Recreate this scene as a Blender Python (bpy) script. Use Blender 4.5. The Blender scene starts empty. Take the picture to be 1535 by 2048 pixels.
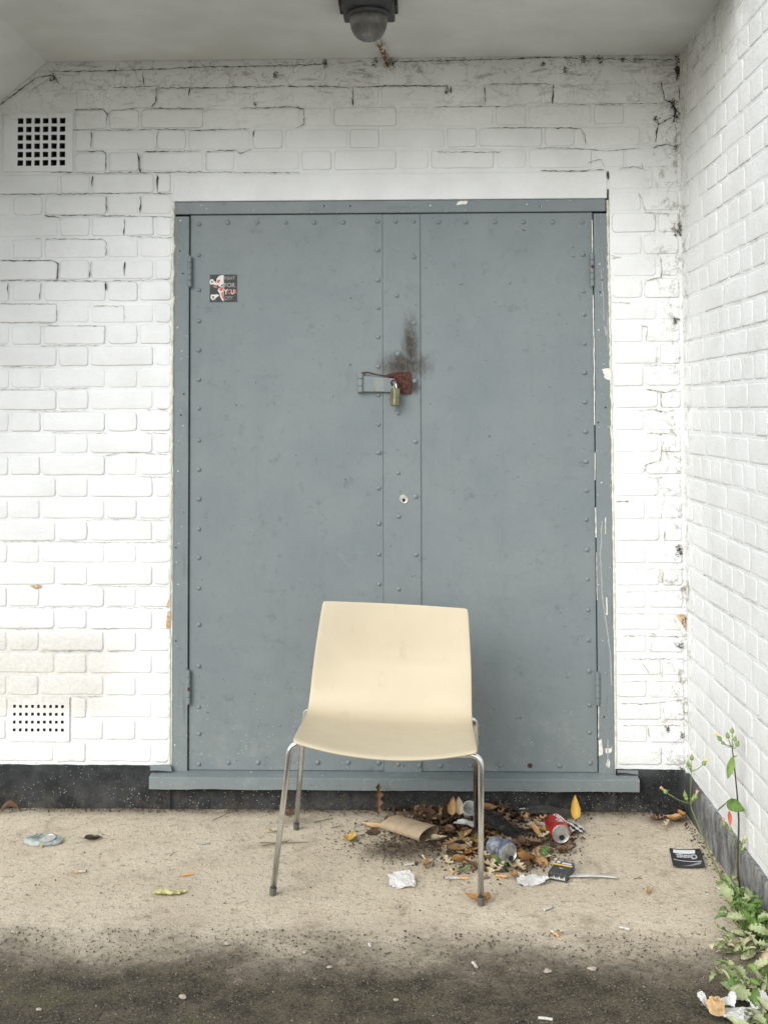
import bpy, bmesh, math, random
import numpy as np
from mathutils import Vector, Matrix, noise
rnd = random.Random(7)
C = bpy.context.scene
COL = C.collection
# ------------------------------------------------------------------ camera
CP = np.array([0.0, -3.80609, 1.34864])
YAW, PITCH, ROLL, FPX = 0.0269557, 0.0357191, -0.0028129, 2224.77
cy, sy, cp, sp = math.cos(YAW), math.sin(YAW), math.cos(PITCH), math.sin(PITCH)
FW = np.array([-sy*cp, cy*cp, sp]); RT = np.array([cy, sy, 0.0]); UP = np.cross(RT, FW)
RT, UP = RT*math.cos(ROLL)+UP*math.sin(ROLL), -RT*math.sin(ROLL)+UP*math.cos(ROLL)
cam = bpy.data.cameras.new('camera'); co = bpy.data.objects.new('camera', cam); COL.objects.link(co)
m = Matrix(((RT[0], UP[0], -FW[0], CP[0]), (RT[1], UP[1], -FW[1], CP[1]), (RT[2], UP[2], -FW[2], CP[2]), (0, 0, 0, 1)))
co.matrix_world = m
cam.sensor_width = 36; cam.sensor_fit = 'AUTO'; cam.lens = FPX/2048*36
cam.shift_x = -1.15/2048; cam.shift_y = -285.5/2048
cam.clip_start = 0.05; cam.clip_end = 400
C.camera = co
# ------------------------------------------------------------------ world, sun, exposure
w = bpy.data.worlds.new('World'); C.world = w; w.use_nodes = True
nt = w.node_tree; nt.nodes.clear()
SUN_EL, SUN_AZ = math.radians(35), math.radians(217)      # azimuth clockwise from +Y: behind the camera, a little left
sk = nt.nodes.new('ShaderNodeTexSky'); sk.sky_type = 'NISHITA'; sk.sun_disc = False
sk.sun_elevation = SUN_EL; sk.sun_rotation = SUN_AZ; sk.air_density = 1.2; sk.dust_density = 1.0; sk.ozone_density = 1
hs = nt.nodes.new('ShaderNodeHueSaturation'); hs.inputs['Saturation'].default_value = 0.36
bg = nt.nodes.new('ShaderNodeBackground'); bg.inputs['Strength'].default_value = 0.15
ow = nt.nodes.new('ShaderNodeOutputWorld')
nt.links.new(sk.outputs[0], hs.inputs['Color']); nt.links.new(hs.outputs[0], bg.inputs[0]); nt.links.new(bg.outputs[0], ow.inputs[0])
sl = bpy.data.lights.new('sun', 'SUN'); sl.energy = 1.5; sl.angle = math.radians(40); sl.color = (1, .996, .985)
so = bpy.data.objects.new('sun', sl); COL.objects.link(so)
sd = Vector((math.sin(SUN_AZ)*math.cos(SUN_EL), math.cos(SUN_AZ)*math.cos(SUN_EL), math.sin(SUN_EL)))
so.rotation_euler = sd.to_track_quat('Z', 'Y').to_euler(); so.location = (0, -6, 8)
C.view_settings.view_transform = 'Standard'; C.view_settings.look = 'None'
C.view_settings.exposure = 0.70; C.view_settings.gamma = 1; C.view_settings.use_curve_mapping = False
C.render.engine = 'CYCLES'
C.cycles.max_bounces = 8; C.cycles.diffuse_bounces = 5

# ------------------------------------------------------------------ picking real points on real surfaces
def ray(x, y): return FW+RT*(x-768.65)/FPX-UP*(y-738.5)/FPX
def G(x, y, z=0.0):                      # on a level plane (the ground)
    d = ray(x, y); return Vector(CP+d*(z-CP[2])/d[2])
def W(x, y, Y=0.0):                      # on a plane parallel to the back wall
    d = ray(x, y); return Vector(CP+d*(Y-CP[1])/d[1])
XC = 0.9104                              # the side wall
def S(x, y, X=XC):
    d = ray(x, y); return Vector(CP+d*(X-CP[0])/d[0])
def Z3(x, y, Y): return W(x, y, Y)

# ------------------------------------------------------------------ helpers
def tag(o, label=None, cat=None, group=None, kind=None):
    if label: o['label'] = label
    if cat: o['category'] = cat
    if group: o['group'] = group
    if kind: o['kind'] = kind
    return o
def thing(name, label, cat, loc=(0, 0, 0), rz=0, group=None):
    o = bpy.data.objects.new(name, None); COL.objects.link(o)
    o.location = loc; o.rotation_euler = (0, 0, rz); o.empty_display_size = .05
    return tag(o, label, cat, group)
def mesh(vs, fs, m=None, smooth=False, name='mesh'):
    me = bpy.data.meshes.new(name); me.from_pydata([tuple(v) for v in vs], [], fs)
    ms = m if isinstance(m, (list, tuple)) else ([m] if m else [])
    for q in ms: me.materials.append(q)
    if smooth: me.polygons.foreach_set('use_smooth', [True]*len(me.polygons))
    me.update(); return me
def link(name, me, parent=None, loc=(0, 0, 0), rot=(0, 0, 0)):
    o = bpy.data.objects.new(name, me); COL.objects.link(o); o.parent = parent
    o.location = loc; o.rotation_euler = rot; return o
class MB:
    def __init__(s): s.v = []; s.f = []; s.mi = []
    def add(s, vs, fs, mi=0):
        b = len(s.v); s.v += [tuple(v) for v in vs]; s.f += [tuple(i+b for i in f) for f in fs]; s.mi += [mi]*len(fs)
    def box(s, a, b, mi=0):
        x0, y0, z0 = a; x1, y1, z1 = b
        s.add([(x0, y0, z0), (x1, y0, z0), (x1, y1, z0), (x0, y1, z0), (x0, y0, z1), (x1, y0, z1), (x1, y1, z1), (x0, y1, z1)],
              [(0, 3, 2, 1), (4, 5, 6, 7), (0, 1, 5, 4), (1, 2, 6, 5), (2, 3, 7, 6), (3, 0, 4, 7)], mi)
    def tube(s, pts, r, n=8, mi=0, cap=True):
        pts = [Vector(p) for p in pts]; rs = r if isinstance(r, (list, tuple)) else [r]*len(pts)
        t0 = (pts[1]-pts[0]).normalized(); a = t0.orthogonal().normalized(); vs = []
        for i, p in enumerate(pts):
            t = (pts[min(i+1, len(pts)-1)]-pts[max(i-1, 0)]).normalized()
            a = (a-t*a.dot(t)).normalized(); b = t.cross(a)
            for k in range(n):
                q = 2*math.pi*k/n; vs.append(p+(a*math.cos(q)+b*math.sin(q))*rs[i])
        fs = [(i*n+k, i*n+(k+1) % n, (i+1)*n+(k+1) % n, (i+1)*n+k) for i in range(len(pts)-1) for k in range(n)]
        if cap: fs += [tuple(range(n))[::-1], tuple((len(pts)-1)*n+k for k in range(n))]
        s.add(vs, fs, mi)
    def lathe(s, prof, n=24, mi=0, M=None, fn=None):
        vs = []
        for (r, z) in prof:
            for k in range(n):
                q = 2*math.pi*k/n; v = Vector((r*math.cos(q), r*math.sin(q), z))
                if fn: v = fn(v)
                vs.append(M @ v if M else v)
        fs = [(i*n+k, i*n+(k+1) % n, (i+1)*n+(k+1) % n, (i+1)*n+k) for i in range(len(prof)-1) for k in range(n)]
        s.add(vs, fs, mi)
    def build(s, name, m, parent=None, smooth=False, bevel=0, **kw):
        me = mesh(s.v, s.f, m, smooth, name)
        if isinstance(m, (list, tuple)): me.polygons.foreach_set('material_index', s.mi)
        o = link(name, me, parent, **kw)
        if bevel:
            b = o.modifiers.new('bevel', 'BEVEL'); b.width = bevel; b.segments = 2; b.limit_method = 'ANGLE'; b.angle_limit = math.radians(40)
            me.polygons.foreach_set('use_smooth', [True]*len(me.polygons))
            wn = o.modifiers.new('wn', 'WEIGHTED_NORMAL'); wn.keep_sharp = True
        return o
def catmull(P, n=6):
    P = [Vector(p) for p in P]; Q = [P[0]*2-P[1]]+P+[P[-1]*2-P[-2]]; out = []
    for i in range(1, len(Q)-2):
        for k in range(n):
            t = k/n; a, b, c, d = Q[i-1], Q[i], Q[i+1], Q[i+2]
            out.append(.5*((2*b)+(c-a)*t+(2*a-5*b+4*c-d)*t*t+(3*b-a-3*c+d)*t**3))
    out.append(P[-1]); return out

# ------------------------------------------------------------------ materials
class NM:
    def __init__(s, name, rough=.6, metal=0, spec=.5):
        s.m = bpy.data.materials.new(name); s.m.use_nodes = True; s.t = s.m.node_tree
        s.b = s.t.nodes['Principled BSDF']; s.out = s.t.nodes['Material Output']
        s.b.inputs['Roughness'].default_value = rough; s.b.inputs['Metallic'].default_value = metal
        s.b.inputs['Specular IOR Level'].default_value = spec; s._p = None
    def put(s, sock, v):
        if isinstance(v, bpy.types.NodeSocket): s.t.links.new(v, sock)
        else:
            if isinstance(v, tuple) and len(v) == 3 and sock.type == 'RGBA': v = (*v, 1)
            sock.default_value = v
    def node(s, ty, **at):
        n = s.t.nodes.new(ty)
        for k, v in at.items(): setattr(n, k, v)
        return n
    @property
    def pos(s):
        if not s._p: s._p = s.node('ShaderNodeNewGeometry').outputs['Position']
        return s._p
    @property
    def obj(s): return s.node('ShaderNodeTexCoord').outputs['Object']
    def xyz(s, v=None):
        n = s.node('ShaderNodeSeparateXYZ'); s.put(n.inputs[0], v or s.pos); return n.outputs
    def scale(s, v, sc):
        n = s.node('ShaderNodeMapping'); s.put(n.inputs[0], v); n.inputs['Scale'].default_value = sc; return n.outputs[0]
    def noise(s, sc, det=4, rough=.55, v=None, dist=0):
        n = s.node('ShaderNodeTexNoise'); s.put(n.inputs['Vector'], v or s.pos)
        n.inputs['Scale'].default_value = sc; n.inputs['Detail'].default_value = det
        n.inputs['Roughness'].default_value = rough; n.inputs['Distortion'].default_value = dist; return n.outputs[0]
    def vor(s, sc, v=None, feature='F1', out=0, rnd=1):
        n = s.node('ShaderNodeTexVoronoi', feature=feature); s.put(n.inputs['Vector'], v or s.pos)
        n.inputs['Scale'].default_value = sc; n.inputs['Randomness'].default_value = rnd; return n.outputs[out]
    def M(s, op, a, b=0.0, c=0.0):
        n = s.node('ShaderNodeMath', operation=op); s.put(n.inputs[0], a); s.put(n.inputs[1], b)
        if op in ('MULTIPLY_ADD', 'SMOOTH_MIN', 'SMOOTH_MAX'): s.put(n.inputs[2], c)
        return n.outputs[0]
    def ss(s, v, a, b, lo=0.0, hi=1.0):
        n = s.node('ShaderNodeMapRange', interpolation_type='SMOOTHSTEP'); s.put(n.inputs[0], v)
        n.inputs[1].default_value = a; n.inputs[2].default_value = b; n.inputs[3].default_value = lo; n.inputs[4].default_value = hi
        return n.outputs[0]
    def mix(s, f, a, b, mode='MIX'):
        n = s.node('ShaderNodeMix', data_type='RGBA', blend_type=mode); s.put(n.inputs[0], f); s.put(n.inputs[6], a); s.put(n.inputs[7], b)
        return n.outputs[2]
    def col(s, v): s.put(s.b.inputs['Base Color'], v); return s
    def rough(s, v): s.put(s.b.inputs['Roughness'], v); return s
    def bump(s, h, dist=.002, st=1.0):
        n = s.node('ShaderNodeBump'); n.inputs['Distance'].default_value = dist; n.inputs['Strength'].default_value = st
        s.put(n.inputs['Height'], h); s.put(s.b.inputs['Normal'], n.outputs[0]); return s
def near(N, c, rx, rz, x=None):                # elliptical distance from a point of the wall
    X = N.xyz(); dx = N.M('DIVIDE', N.M('SUBTRACT', X[0], c[0]), rx); dz = N.M('DIVIDE', N.M('SUBTRACT', X[2], c[2]), rz)
    return N.M('SQRT', N.M('ADD', N.M('MULTIPLY', dx, dx), N.M('MULTIPLY', dz, dz)))

def white_paint(name, edge=False, side=False, ceil=False):
    N = NM(name, .62, spec=.35); X = N.xyz()
    c = N.mix(N.ss(N.noise(5, 5), .35, .7), (.755, .765, .757), (.685, .693, .680))
    c = N.mix(N.ss(N.noise(60, 6, .7), .55, .75, 0, .35), c, (.55, .54, .50))
    sp_ = N.ss(N.noise(210, 2, .5), .70, .78, 0, .55)
    c = N.mix(N.M('MULTIPLY', sp_, N.ss(N.noise(3), .4, .6)), c, (.25, .24, .2))
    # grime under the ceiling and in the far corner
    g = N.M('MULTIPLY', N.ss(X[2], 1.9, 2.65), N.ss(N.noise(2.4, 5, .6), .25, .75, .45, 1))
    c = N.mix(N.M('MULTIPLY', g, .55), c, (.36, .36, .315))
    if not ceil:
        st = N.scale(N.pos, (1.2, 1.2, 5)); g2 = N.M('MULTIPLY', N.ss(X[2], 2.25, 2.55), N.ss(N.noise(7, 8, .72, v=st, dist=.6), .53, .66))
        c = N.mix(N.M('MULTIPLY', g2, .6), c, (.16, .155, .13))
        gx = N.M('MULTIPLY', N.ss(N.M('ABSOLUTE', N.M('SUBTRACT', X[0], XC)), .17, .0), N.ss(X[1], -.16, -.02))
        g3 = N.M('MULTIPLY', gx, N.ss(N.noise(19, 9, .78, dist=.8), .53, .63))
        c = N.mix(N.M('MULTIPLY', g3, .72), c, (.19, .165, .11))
        # thin meandering cracks and cobweb dirt
        cr = N.ss(N.M('ABSOLUTE', N.M('SUBTRACT', N.noise(9, 7, .65, dist=.5), .5)), .012, .0)
        cm = N.M('MULTIPLY', cr, N.M('MAXIMUM', N.M('MULTIPLY', N.ss(X[2], 2.28, 2.55), .6), N.M('MULTIPLY', gx, .55)))
        c = N.mix(cm, c, (.14, .135, .11))
        # paint worn thin over damp bricks at lower left
        wm = N.M('MULTIPLY', N.M('MULTIPLY', N.ss(X[2], .30, .34), N.ss(X[2], .62, .55)), N.ss(X[0], -.92, -1.15))
        c = N.mix(N.M('MULTIPLY', wm, N.ss(N.noise(75, 7, .8), .40, .60, .35, .75)), c, (.55, .525, .455))
        # splashes above the plinth
        low = N.M('MULTIPLY', N.ss(X[2], .40, .12), N.ss(N.noise(80, 4, .7), .55, .68))
        c = N.mix(N.M('MULTIPLY', low, .4), c, (.35, .33, .27))
    if edge:
        a = N.node('ShaderNodeAttribute', attribute_name='edge').outputs['Fac']
        n1 = N.ss(N.noise(6.5, 7, .75, dist=.4), .34, .53)
        hz = N.ss(X[2], .3, 2.0, .55, 1.0)
        e = N.M('MULTIPLY', N.M('MULTIPLY', N.ss(a, .35, .8), n1), hz)
        if side: e = N.M('MULTIPLY', e, .6)
        c = N.mix(e, c, (.09, .088, .075))
    N.col(c)
    h = N.M('ADD', N.noise(35, 5, .6), N.M('MULTIPLY', N.noise(170, 3, .6), .35))
    h = N.M('ADD', h, N.M('MULTIPLY', N.noise(12, 5, .7, v=N.scale(N.pos, (1, 1, 3.5))), .5))
    N.bump(h, .0042 if not ceil else .0015, .6)
    return N.m
m_brick = white_paint('painted_brick', edge=True)
m_sbrick = white_paint('painted_side_brick', edge=True, side=True)
m_mortar = white_paint('painted_mortar')
m_ceil = white_paint('painted_soffit', ceil=True)

def grey_paint(name, soot=False, speck=True, wood=False):
    N = NM(name, .5, spec=.45); X = N.xyz()
    c = N.mix(N.ss(N.noise(3.2, 5, .6), .3, .7), (.158, .186, .192), (.182, .209, .209))
    st = N.scale(N.pos, (9, 9, 1.3))
    c = N.mix(N.ss(N.noise(1.8, 8, .72, v=st, dist=.5), .54, .74, 0, .26), c, (.105, .125, .13))
    c = N.mix(N.ss(N.noise(2.6, 7, .75, v=N.scale(N.pos, (2, 2, 7))), .56, .72, 0, .28), c, (.115, .14, .135))
    c = N.mix(N.ss(N.noise(24, 8, .78), .55, .70, 0, .6), c, (.105, .12, .12))
    c = N.mix(N.ss(N.M('ABSOLUTE', N.M('SUBTRACT', N.noise(6, 8, .75, dist=1.5), .5)), .006, .0, 0, .35), c, (.09, .10, .10))
    c = N.mix(N.M('MULTIPLY', N.ss(N.noise(11, 6, .75, dist=1), .62, .7), .30), c, (.23, .25, .25))
    if speck:
        v = N.vor(90); sz = N.ss(X[2], .75, .1, .0, .15)
        k = N.M('LESS_THAN', v, N.M('MULTIPLY', sz, N.ss(N.noise(25), .35, .65)))
        c = N.mix(N.M('MULTIPLY', k, .75), c, (.55, .56, .54))
        dk = N.M('MULTIPLY', N.ss(N.noise(65, 2), .72, .77), .8); c = N.mix(dk, c, (.05, .05, .045))
        c = N.mix(N.M('MULTIPLY', N.ss(X[2], .5, .12), N.ss(N.noise(13, 6, .7), .5, .7, 0, .3)), c, (.27, .28, .26))
    if wood:
        gr = N.noise(2, 6, .7, v=N.scale(N.pos, (20, 20, 2) if wood == 'v' else (2, 20, 30)))
        c = N.mix(N.ss(gr, .55, .72, 0, .6), c, (.085, .10, .10))
        c = N.mix(N.ss(N.noise(130, 1), .77, .79), c, (.75, .75, .72))
    if soot:
        p1 = W(808, 732); p2 = W(821, 690)
        d1 = near(N, p1, .105, .062); d2 = near(N, p2, .040, .135)
        nz = N.M('MULTIPLY', N.noise(22, 8, .75, v=N.scale(N.pos, (2.4, 1, .7)), dist=.6), 1.1)
        s1 = N.ss(N.M('ADD', d1, nz), 1.72, .72); s2 = N.ss(N.M('ADD', d2, nz), 1.62, .62)
        c = N.mix(N.M('MULTIPLY', N.M('MAXIMUM', s1, s2), N.ss(N.noise(55, 6, .75), .30, .55, .55, 1.0)), c, (.026, .017, .009))
        p3 = W(826, 772); d3 = near(N, p3, .050, .055)
        c = N.mix(N.M('MULTIPLY', N.ss(N.M('ADD', d3, nz), 1.3, .6), .9), c, (.018, .013, .009))
    N.col(c); N.rough(N.ss(N.noise(9, 4), .3, .7, .42, .6))
    h = N.M('ADD', N.noise(7, 3), N.M('MULTIPLY', N.noise(90, 5, .7), .22))
    N.bump(h, .0035, .55); return N.m
m_door = grey_paint('grey_door_paint', soot=True)
m_frame = grey_paint('grey_frame_paint', wood='v')
m_head = grey_paint('grey_head_paint', wood='h')
m_rivet = grey_paint('grey_rivet_paint', speck=False)

def plain(name, c, rough=.6, metal=0, c2=None, sc=40, bump=0, lo=.4, hi=.65, spec=.5, coat=0, trans=0, sss=0):
    N = NM(name, rough, metal, spec)
    if c2 is not None: N.col(N.mix(N.ss(N.noise(sc, 5, .65), lo, hi), c, c2))
    else: N.col(c)
    if bump: N.bump(N.noise(sc*2, 5, .6), bump, .8)
    N.b.inputs['Coat Weight'].default_value = coat
    if trans: N.b.inputs['Transmission Weight'].default_value = trans
    return N.m
m_hole = plain('hole_shade', (.06, .058, .05), .95)  # air brick hole sides: the shade inside is put into the colour
m_black = plain('dark_gap', (.012, .012, .011), .9)
m_whitechip = plain('white_undercoat', (.74, .73, .68), .7, c2=(.55, .54, .48), sc=60)
m_caulk = plain('cream_caulk', (.66, .65, .58), .8, c2=(.47, .45, .34), sc=30, bump=.003)
m_rust = plain('rust', (.115, .036, .024), .95, c2=(.028, .014, .011), sc=150, bump=.004, lo=.42, hi=.60)
m_rustpaint = plain('rust_bleeding_paint', (.21, .23, .215), .6, c2=(.22, .10, .05), sc=55, lo=.58, hi=.66, bump=.002)
m_brass = plain('weathered_brass', (.24, .23, .14), .5, .6, c2=(.17, .17, .10), sc=50)
m_steel = NM('brushed_steel', .24, 1); m_steel.col(m_steel.mix(m_steel.ss(m_steel.noise(60, 5, v=m_steel.scale(m_steel.pos, (3, 3, .5))), .45, .7), (.80, .82, .84), (.60, .61, .62))); m_steel = m_steel.m
m_nickel = plain('nickel', (.66, .65, .61), .35, .8, c2=(.45, .44, .40), sc=120)
m_plasticcap = plain('dark_foot_cap', (.10, .09, .08), .6)

N = NM('beige_chair_plastic', .42, spec=.5)
c = N.mix(N.ss(N.noise(5, 6, .7, dist=.6), .3, .7), (.49, .422, .298), (.515, .445, .315))
c = N.mix(N.ss(N.noise(150, 2), .74, .79, 0, .6), c, (.30, .23, .13))
c = N.mix(N.ss(N.noise(14, 8, .8, v=N.scale(N.pos, (1, 1, .45))), .56, .72, 0, .30), c, (.30, .255, .18))
N.col(c); N.rough(N.ss(N.noise(18, 5, .7), .3, .7, .38, .50)); N.bump(N.noise(420, 2), .00025, .5)
N.b.inputs['Subsurface Weight'].default_value = 0
m_shell = N.m

N = NM('black_bitumen_plinth', .75, spec=.3); X = N.xyz()
c = N.mix(N.ss(N.noise(9, 6, .7), .35, .7), (.010, .011, .012), (.042, .044, .045))
c = N.mix(N.ss(N.noise(45, 8, .8), .57, .72, 0, .55), c, (.12, .12, .115))
lowm = N.M('MULTIPLY', N.ss(X[2], .085, .0), N.ss(N.noise(30, 7, .75), .42, .62)); c = N.mix(N.M('MULTIPLY', lowm, .6), c, (.085, .075, .055))
k = N.M('LESS_THAN', N.vor(110), N.M('MULTIPLY', N.ss(N.noise(5), .3, .6), .15)); c = N.mix(N.M('MULTIPLY', k, .85), c, (.55, .55, .52))
N.col(c); N.bump(N.M('ADD', N.noise(22, 5), N.M('MULTIPLY', N.noise(110, 5, .7), .4)), .008, .8); m_plinth = N.m
N = NM('grey_side_plinth', .8, spec=.3); X = N.xyz()
st = N.scale(N.pos, (12, 12, 5))
c = N.mix(N.ss(N.noise(2.2, 9, .78, v=st), .36, .64), (.07, .072, .07), (.27, .27, .26))
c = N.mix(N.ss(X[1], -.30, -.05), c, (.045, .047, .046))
c = N.mix(N.ss(N.noise(60, 8, .8), .6, .7, 0, .6), c, (.30, .30, .28))
N.col(c); N.bump(N.noise(40, 6, .7), .006, .8); m_splinth = N.m

# ground: pale dusty concrete under the canopy, damp black silt outside the drip line
N = NM('ground_surface', .9, spec=.25); X = N.xyz()
c = N.mix(N.ss(N.noise(4, 6, .65), .35, .7), (.68, .595, .455), (.585, .50, .375))
c = N.mix(N.ss(N.noise(34, 8, .75), .52, .68, 0, .75), c, (.24, .20, .145))
c = N.mix(N.ss(N.noise(130, 4, .7), .57, .66, 0, .75), c, (.15, .12, .085))
c = N.mix(N.ss(N.noise(300, 2, .6), .6, .7, 0, .5), c, (.60, .56, .47))
c = N.mix(N.ss(N.noise(7.5, 8, .72, dist=.8), .53, .68, 0, .5), c, (.30, .245, .165))
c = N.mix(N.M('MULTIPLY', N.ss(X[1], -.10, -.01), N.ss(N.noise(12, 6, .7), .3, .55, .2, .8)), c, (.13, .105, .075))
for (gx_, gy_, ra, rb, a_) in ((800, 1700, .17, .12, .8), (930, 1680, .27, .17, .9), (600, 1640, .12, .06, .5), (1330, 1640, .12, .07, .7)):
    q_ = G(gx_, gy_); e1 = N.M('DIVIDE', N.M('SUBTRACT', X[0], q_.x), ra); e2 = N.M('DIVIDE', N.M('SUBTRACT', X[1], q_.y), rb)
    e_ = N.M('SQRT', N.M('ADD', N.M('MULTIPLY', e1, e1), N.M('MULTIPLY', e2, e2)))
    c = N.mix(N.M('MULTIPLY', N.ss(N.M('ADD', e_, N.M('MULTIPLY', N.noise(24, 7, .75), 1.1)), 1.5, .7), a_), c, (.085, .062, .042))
d = N.M('ADD', X[1], N.M('ADD', N.M('MULTIPLY', N.M('SUBTRACT', N.noise(3.2, 7, .66), .5), .44), N.M('MULTIPLY', N.M('SUBTRACT', N.noise(40, 6, .8), .5), .20)))
sx = N.M('MULTIPLY', N.ss(X[0], .3, .9), .05)
d = N.M('ADD', d, N.M('MULTIPLY', N.M('SUBTRACT', N.noise(130, 5, .8), .5), .22))
t = N.ss(N.M('ADD', d, sx), -.80, -1.16)
dk = N.mix(N.ss(N.noise(11, 7, .7), .35, .65), (.052, .042, .028), (.135, .112, .078))
dk = N.mix(N.ss(N.noise(130, 5, .75), .50, .66, 0, .8), dk, (.022, .019, .015))
dk = N.mix(N.ss(N.noise(75, 6, .8), .56, .68, 0, .75), dk, (.22, .20, .155))
dk = N.mix(N.ss(N.noise(190, 3, .7), .55, .64, 0, .8), dk, (.20, .175, .13))
dk = N.mix(N.ss(N.noise(150, 3, .7, v=N.scale(N.pos, (1, 1.4, 1))), .57, .65, 0, .9), dk, (.012, .010, .007))
dk = N.mix(N.M('MULTIPLY', N.ss(X[1], -1.1, -1.3), N.ss(N.noise(5.5, 6, .7), .54, .66, 0, .6)), dk, (.075, .080, .022))
sk_ = N.M('LESS_THAN', N.vor(95), N.M('MULTIPLY', N.ss(N.noise(18), .4, .7), .17)); dk = N.mix(sk_, dk, (.50, .46, .37))
c = N.mix(t, c, dk)
c = N.mix(N.ss(N.M('ADD', X[1], N.M('MULTIPLY', N.noise(2.5, 5), .4)), -1.6, -2.1), c, (.30, .285, .25))  # unseen paler ground, added to bounce light up onto ceiling and wall
N.col(c); h = N.M('ADD', N.noise(60, 7, .72), N.M('MULTIPLY', N.noise(260, 4, .7), .45)); N.bump(h, .012, .8)
N.rough(N.ss(t, 0, 1, .92, .78)); m_ground = N.m

def leafmat(name, a, b, dark=(.05, .03, .015), rough=.6, isl=False, trans=.15):
    N = NM(name, rough, spec=.35)
    r = N.node('ShaderNodeNewGeometry').outputs['Random Per Island'] if isl else N.node('ShaderNodeObjectInfo').outputs['Random']
    c = N.mix(r, a, b)
    c = N.mix(N.ss(N.noise(70, 6, .7, v=N.obj), .5, .68, 0, .7), c, dark)
    N.col(c); N.bump(N.noise(160, 4, .6, v=N.obj), .0015, .7); return N.m
L_brown = leafmat('brown_leaf', (.12, .068, .038), (.29, .175, .095))
L_dark = leafmat('dark_rotting_leaf', (.035, .022, .014), (.095, .055, .032), (.014, .009, .006))
L_tan = leafmat('tan_leaf', (.36, .19, .07), (.50, .33, .16), (.16, .08, .035))
L_yel = leafmat('yellow_leaf', (.64, .46, .12), (.62, .42, .10), (.36, .20, .04))
L_pale = leafmat('pale_dry_leaf', (.52, .46, .30), (.48, .40, .26), (.28, .20, .11))
L_green = leafmat('green_leaf', (.10, .18, .05), (.16, .26, .08), (.09, .14, .04))
L_stuff = leafmat('leaf_fragments', (.030, .019, .012), (.20, .115, .060), (.018, .012, .008), isl=True)
L_weed = leafmat('weed_leaf', (.075, .15, .030), (.19, .29, .075), (.04, .085, .02))
L_varieg = leafmat('variegated_leaf', (.24, .29, .13), (.40, .41, .24), (.07, .12, .035))
L_dstem = leafmat('dark_weed_stem', (.055, .045, .025), (.09, .08, .035), (.03, .02, .015))
L_stem = leafmat('weed_stem', (.12, .17, .05), (.20, .26, .08), (.08, .05, .04))
m_crumb = leafmat('humus', (.03, .02, .012), (.11, .065, .035), (.02, .015, .01), isl=True)
m_grit = leafmat('grit', (.10, .08, .06), (.40, .35, .28), (.2, .15, .1), isl=True)
m_twig = plain('twig_bark', (.085, .055, .035), .9, c2=(.15, .11, .075), sc=80)
m_paper = plain('white_paper', (.60, .59, .57), .7, c2=(.48, .47, .44), sc=30)
m_card = plain('kraft_cardboard', (.40, .31, .21), .85, c2=(.34, .255, .165), sc=25)
m_cardin = plain('cardboard_inside', (.30, .22, .14), .9)
m_filter = plain('cigarette_filter', (.62, .36, .14), .8, c2=(.52, .27, .09), sc=300)
m_cigp = plain('cigarette_paper', (.55, .53, .49), .8, c2=(.36, .33, .28), sc=120)
m_ash = plain('ash', (.06, .055, .05), .95)
m_alu = plain('bare_aluminium', (.62, .62, .61), .33, .9, c2=(.42, .42, .41), sc=60)
m_red = plain('red_can_paint', (.42, .012, .014), .35, .25, c2=(.33, .01, .012), sc=60, coat=.3)
m_canwhite = plain('can_lettering', (.80, .78, .76), .4)
m_bluecan = plain('silver_blue_can_paint', (.46, .48, .52), .38, .6, c2=(.16, .20, .30), sc=45)
m_navy = plain('navy_can_paint', (.015, .025, .16), .4, .2)
m_teal = plain('faded_teal_print', (.24, .30, .29), .5, .3, c2=(.48, .50, .47), sc=45, bump=.004)
m_blackbag = plain('black_plastic', (.010, .010, .009), .55, c2=(.02, .018, .016), sc=40, spec=.25)
m_slate = plain('dark_card', (.04, .038, .034), .7, c2=(.075, .07, .06), sc=50)
m_pack = plain('black_pack_card', (.035, .034, .032), .45, c2=(.075, .072, .068), sc=150)
m_packy = plain('yellow_pack_band', (.72, .50, .05), .5)
m_packw = plain('white_pack_print', (.62, .62, .60), .5)
m_packb = plain('blue_pack_edge', (.05, .08, .20), .5)
m_cup = plain('cloudy_plastic_cup', (.62, .62, .60), .35, c2=(.45, .45, .43), sc=30)
m_cardblk = plain('glossy_black_print', (.010, .010, .011), .4, spec=.3)
m_cardwht = plain('white_print', (.72, .73, .74), .4)
m_cardgry = plain('grey_print', (.22, .22, .23), .4)
m_stick = plain('sticker_black', (.02, .022, .022), .5, c2=(.07, .073, .07), sc=110, lo=.55, hi=.66)
m_stw = plain('sticker_white', (.62, .60, .57), .5)
m_stg = plain('sticker_worn_grey', (.32, .32, .31), .5)
m_sto = plain('sticker_orange', (.50, .11, .06), .5)
m_lampbase = plain('grey_cast_metal', (.052, .055, .058), .6, .2, c2=(.035, .036, .036), sc=60, bump=.002)
N = NM('smoky_ribbed_glass', .22, spec=.6); Xo = N.xyz(N.obj)
ang = N.M('ARCTAN2', Xo[1], Xo[0]); rib = N.M('SINE', N.M('MULTIPLY', ang, 60.0))
N.col(N.mix(N.ss(N.noise(9, 5, v=N.obj), .35, .65), (.06, .055, .038), (.028, .026, .02)))
N.bump(rib, .0012, .8); N.b.inputs['Transmission Weight'].default_value = .25; m_glass = N.m
m_rustwhite = NM('rusting_white_pipe', .7); n_ = m_rustwhite
m_rustwhite = n_.col(n_.mix(n_.M('MULTIPLY', n_.ss(n_.noise(70, 5, .7), .44, .50), n_.ss(n_.xyz()[1], -.27, -.16)), (.55, .54, .48), (.13, .045, .015))).m
m_flesh = plain('peach_wrapper', (.6, .33, .2), .6)
m_web = plain('dusty_cobweb', (.05, .046, .036), .95)
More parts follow.
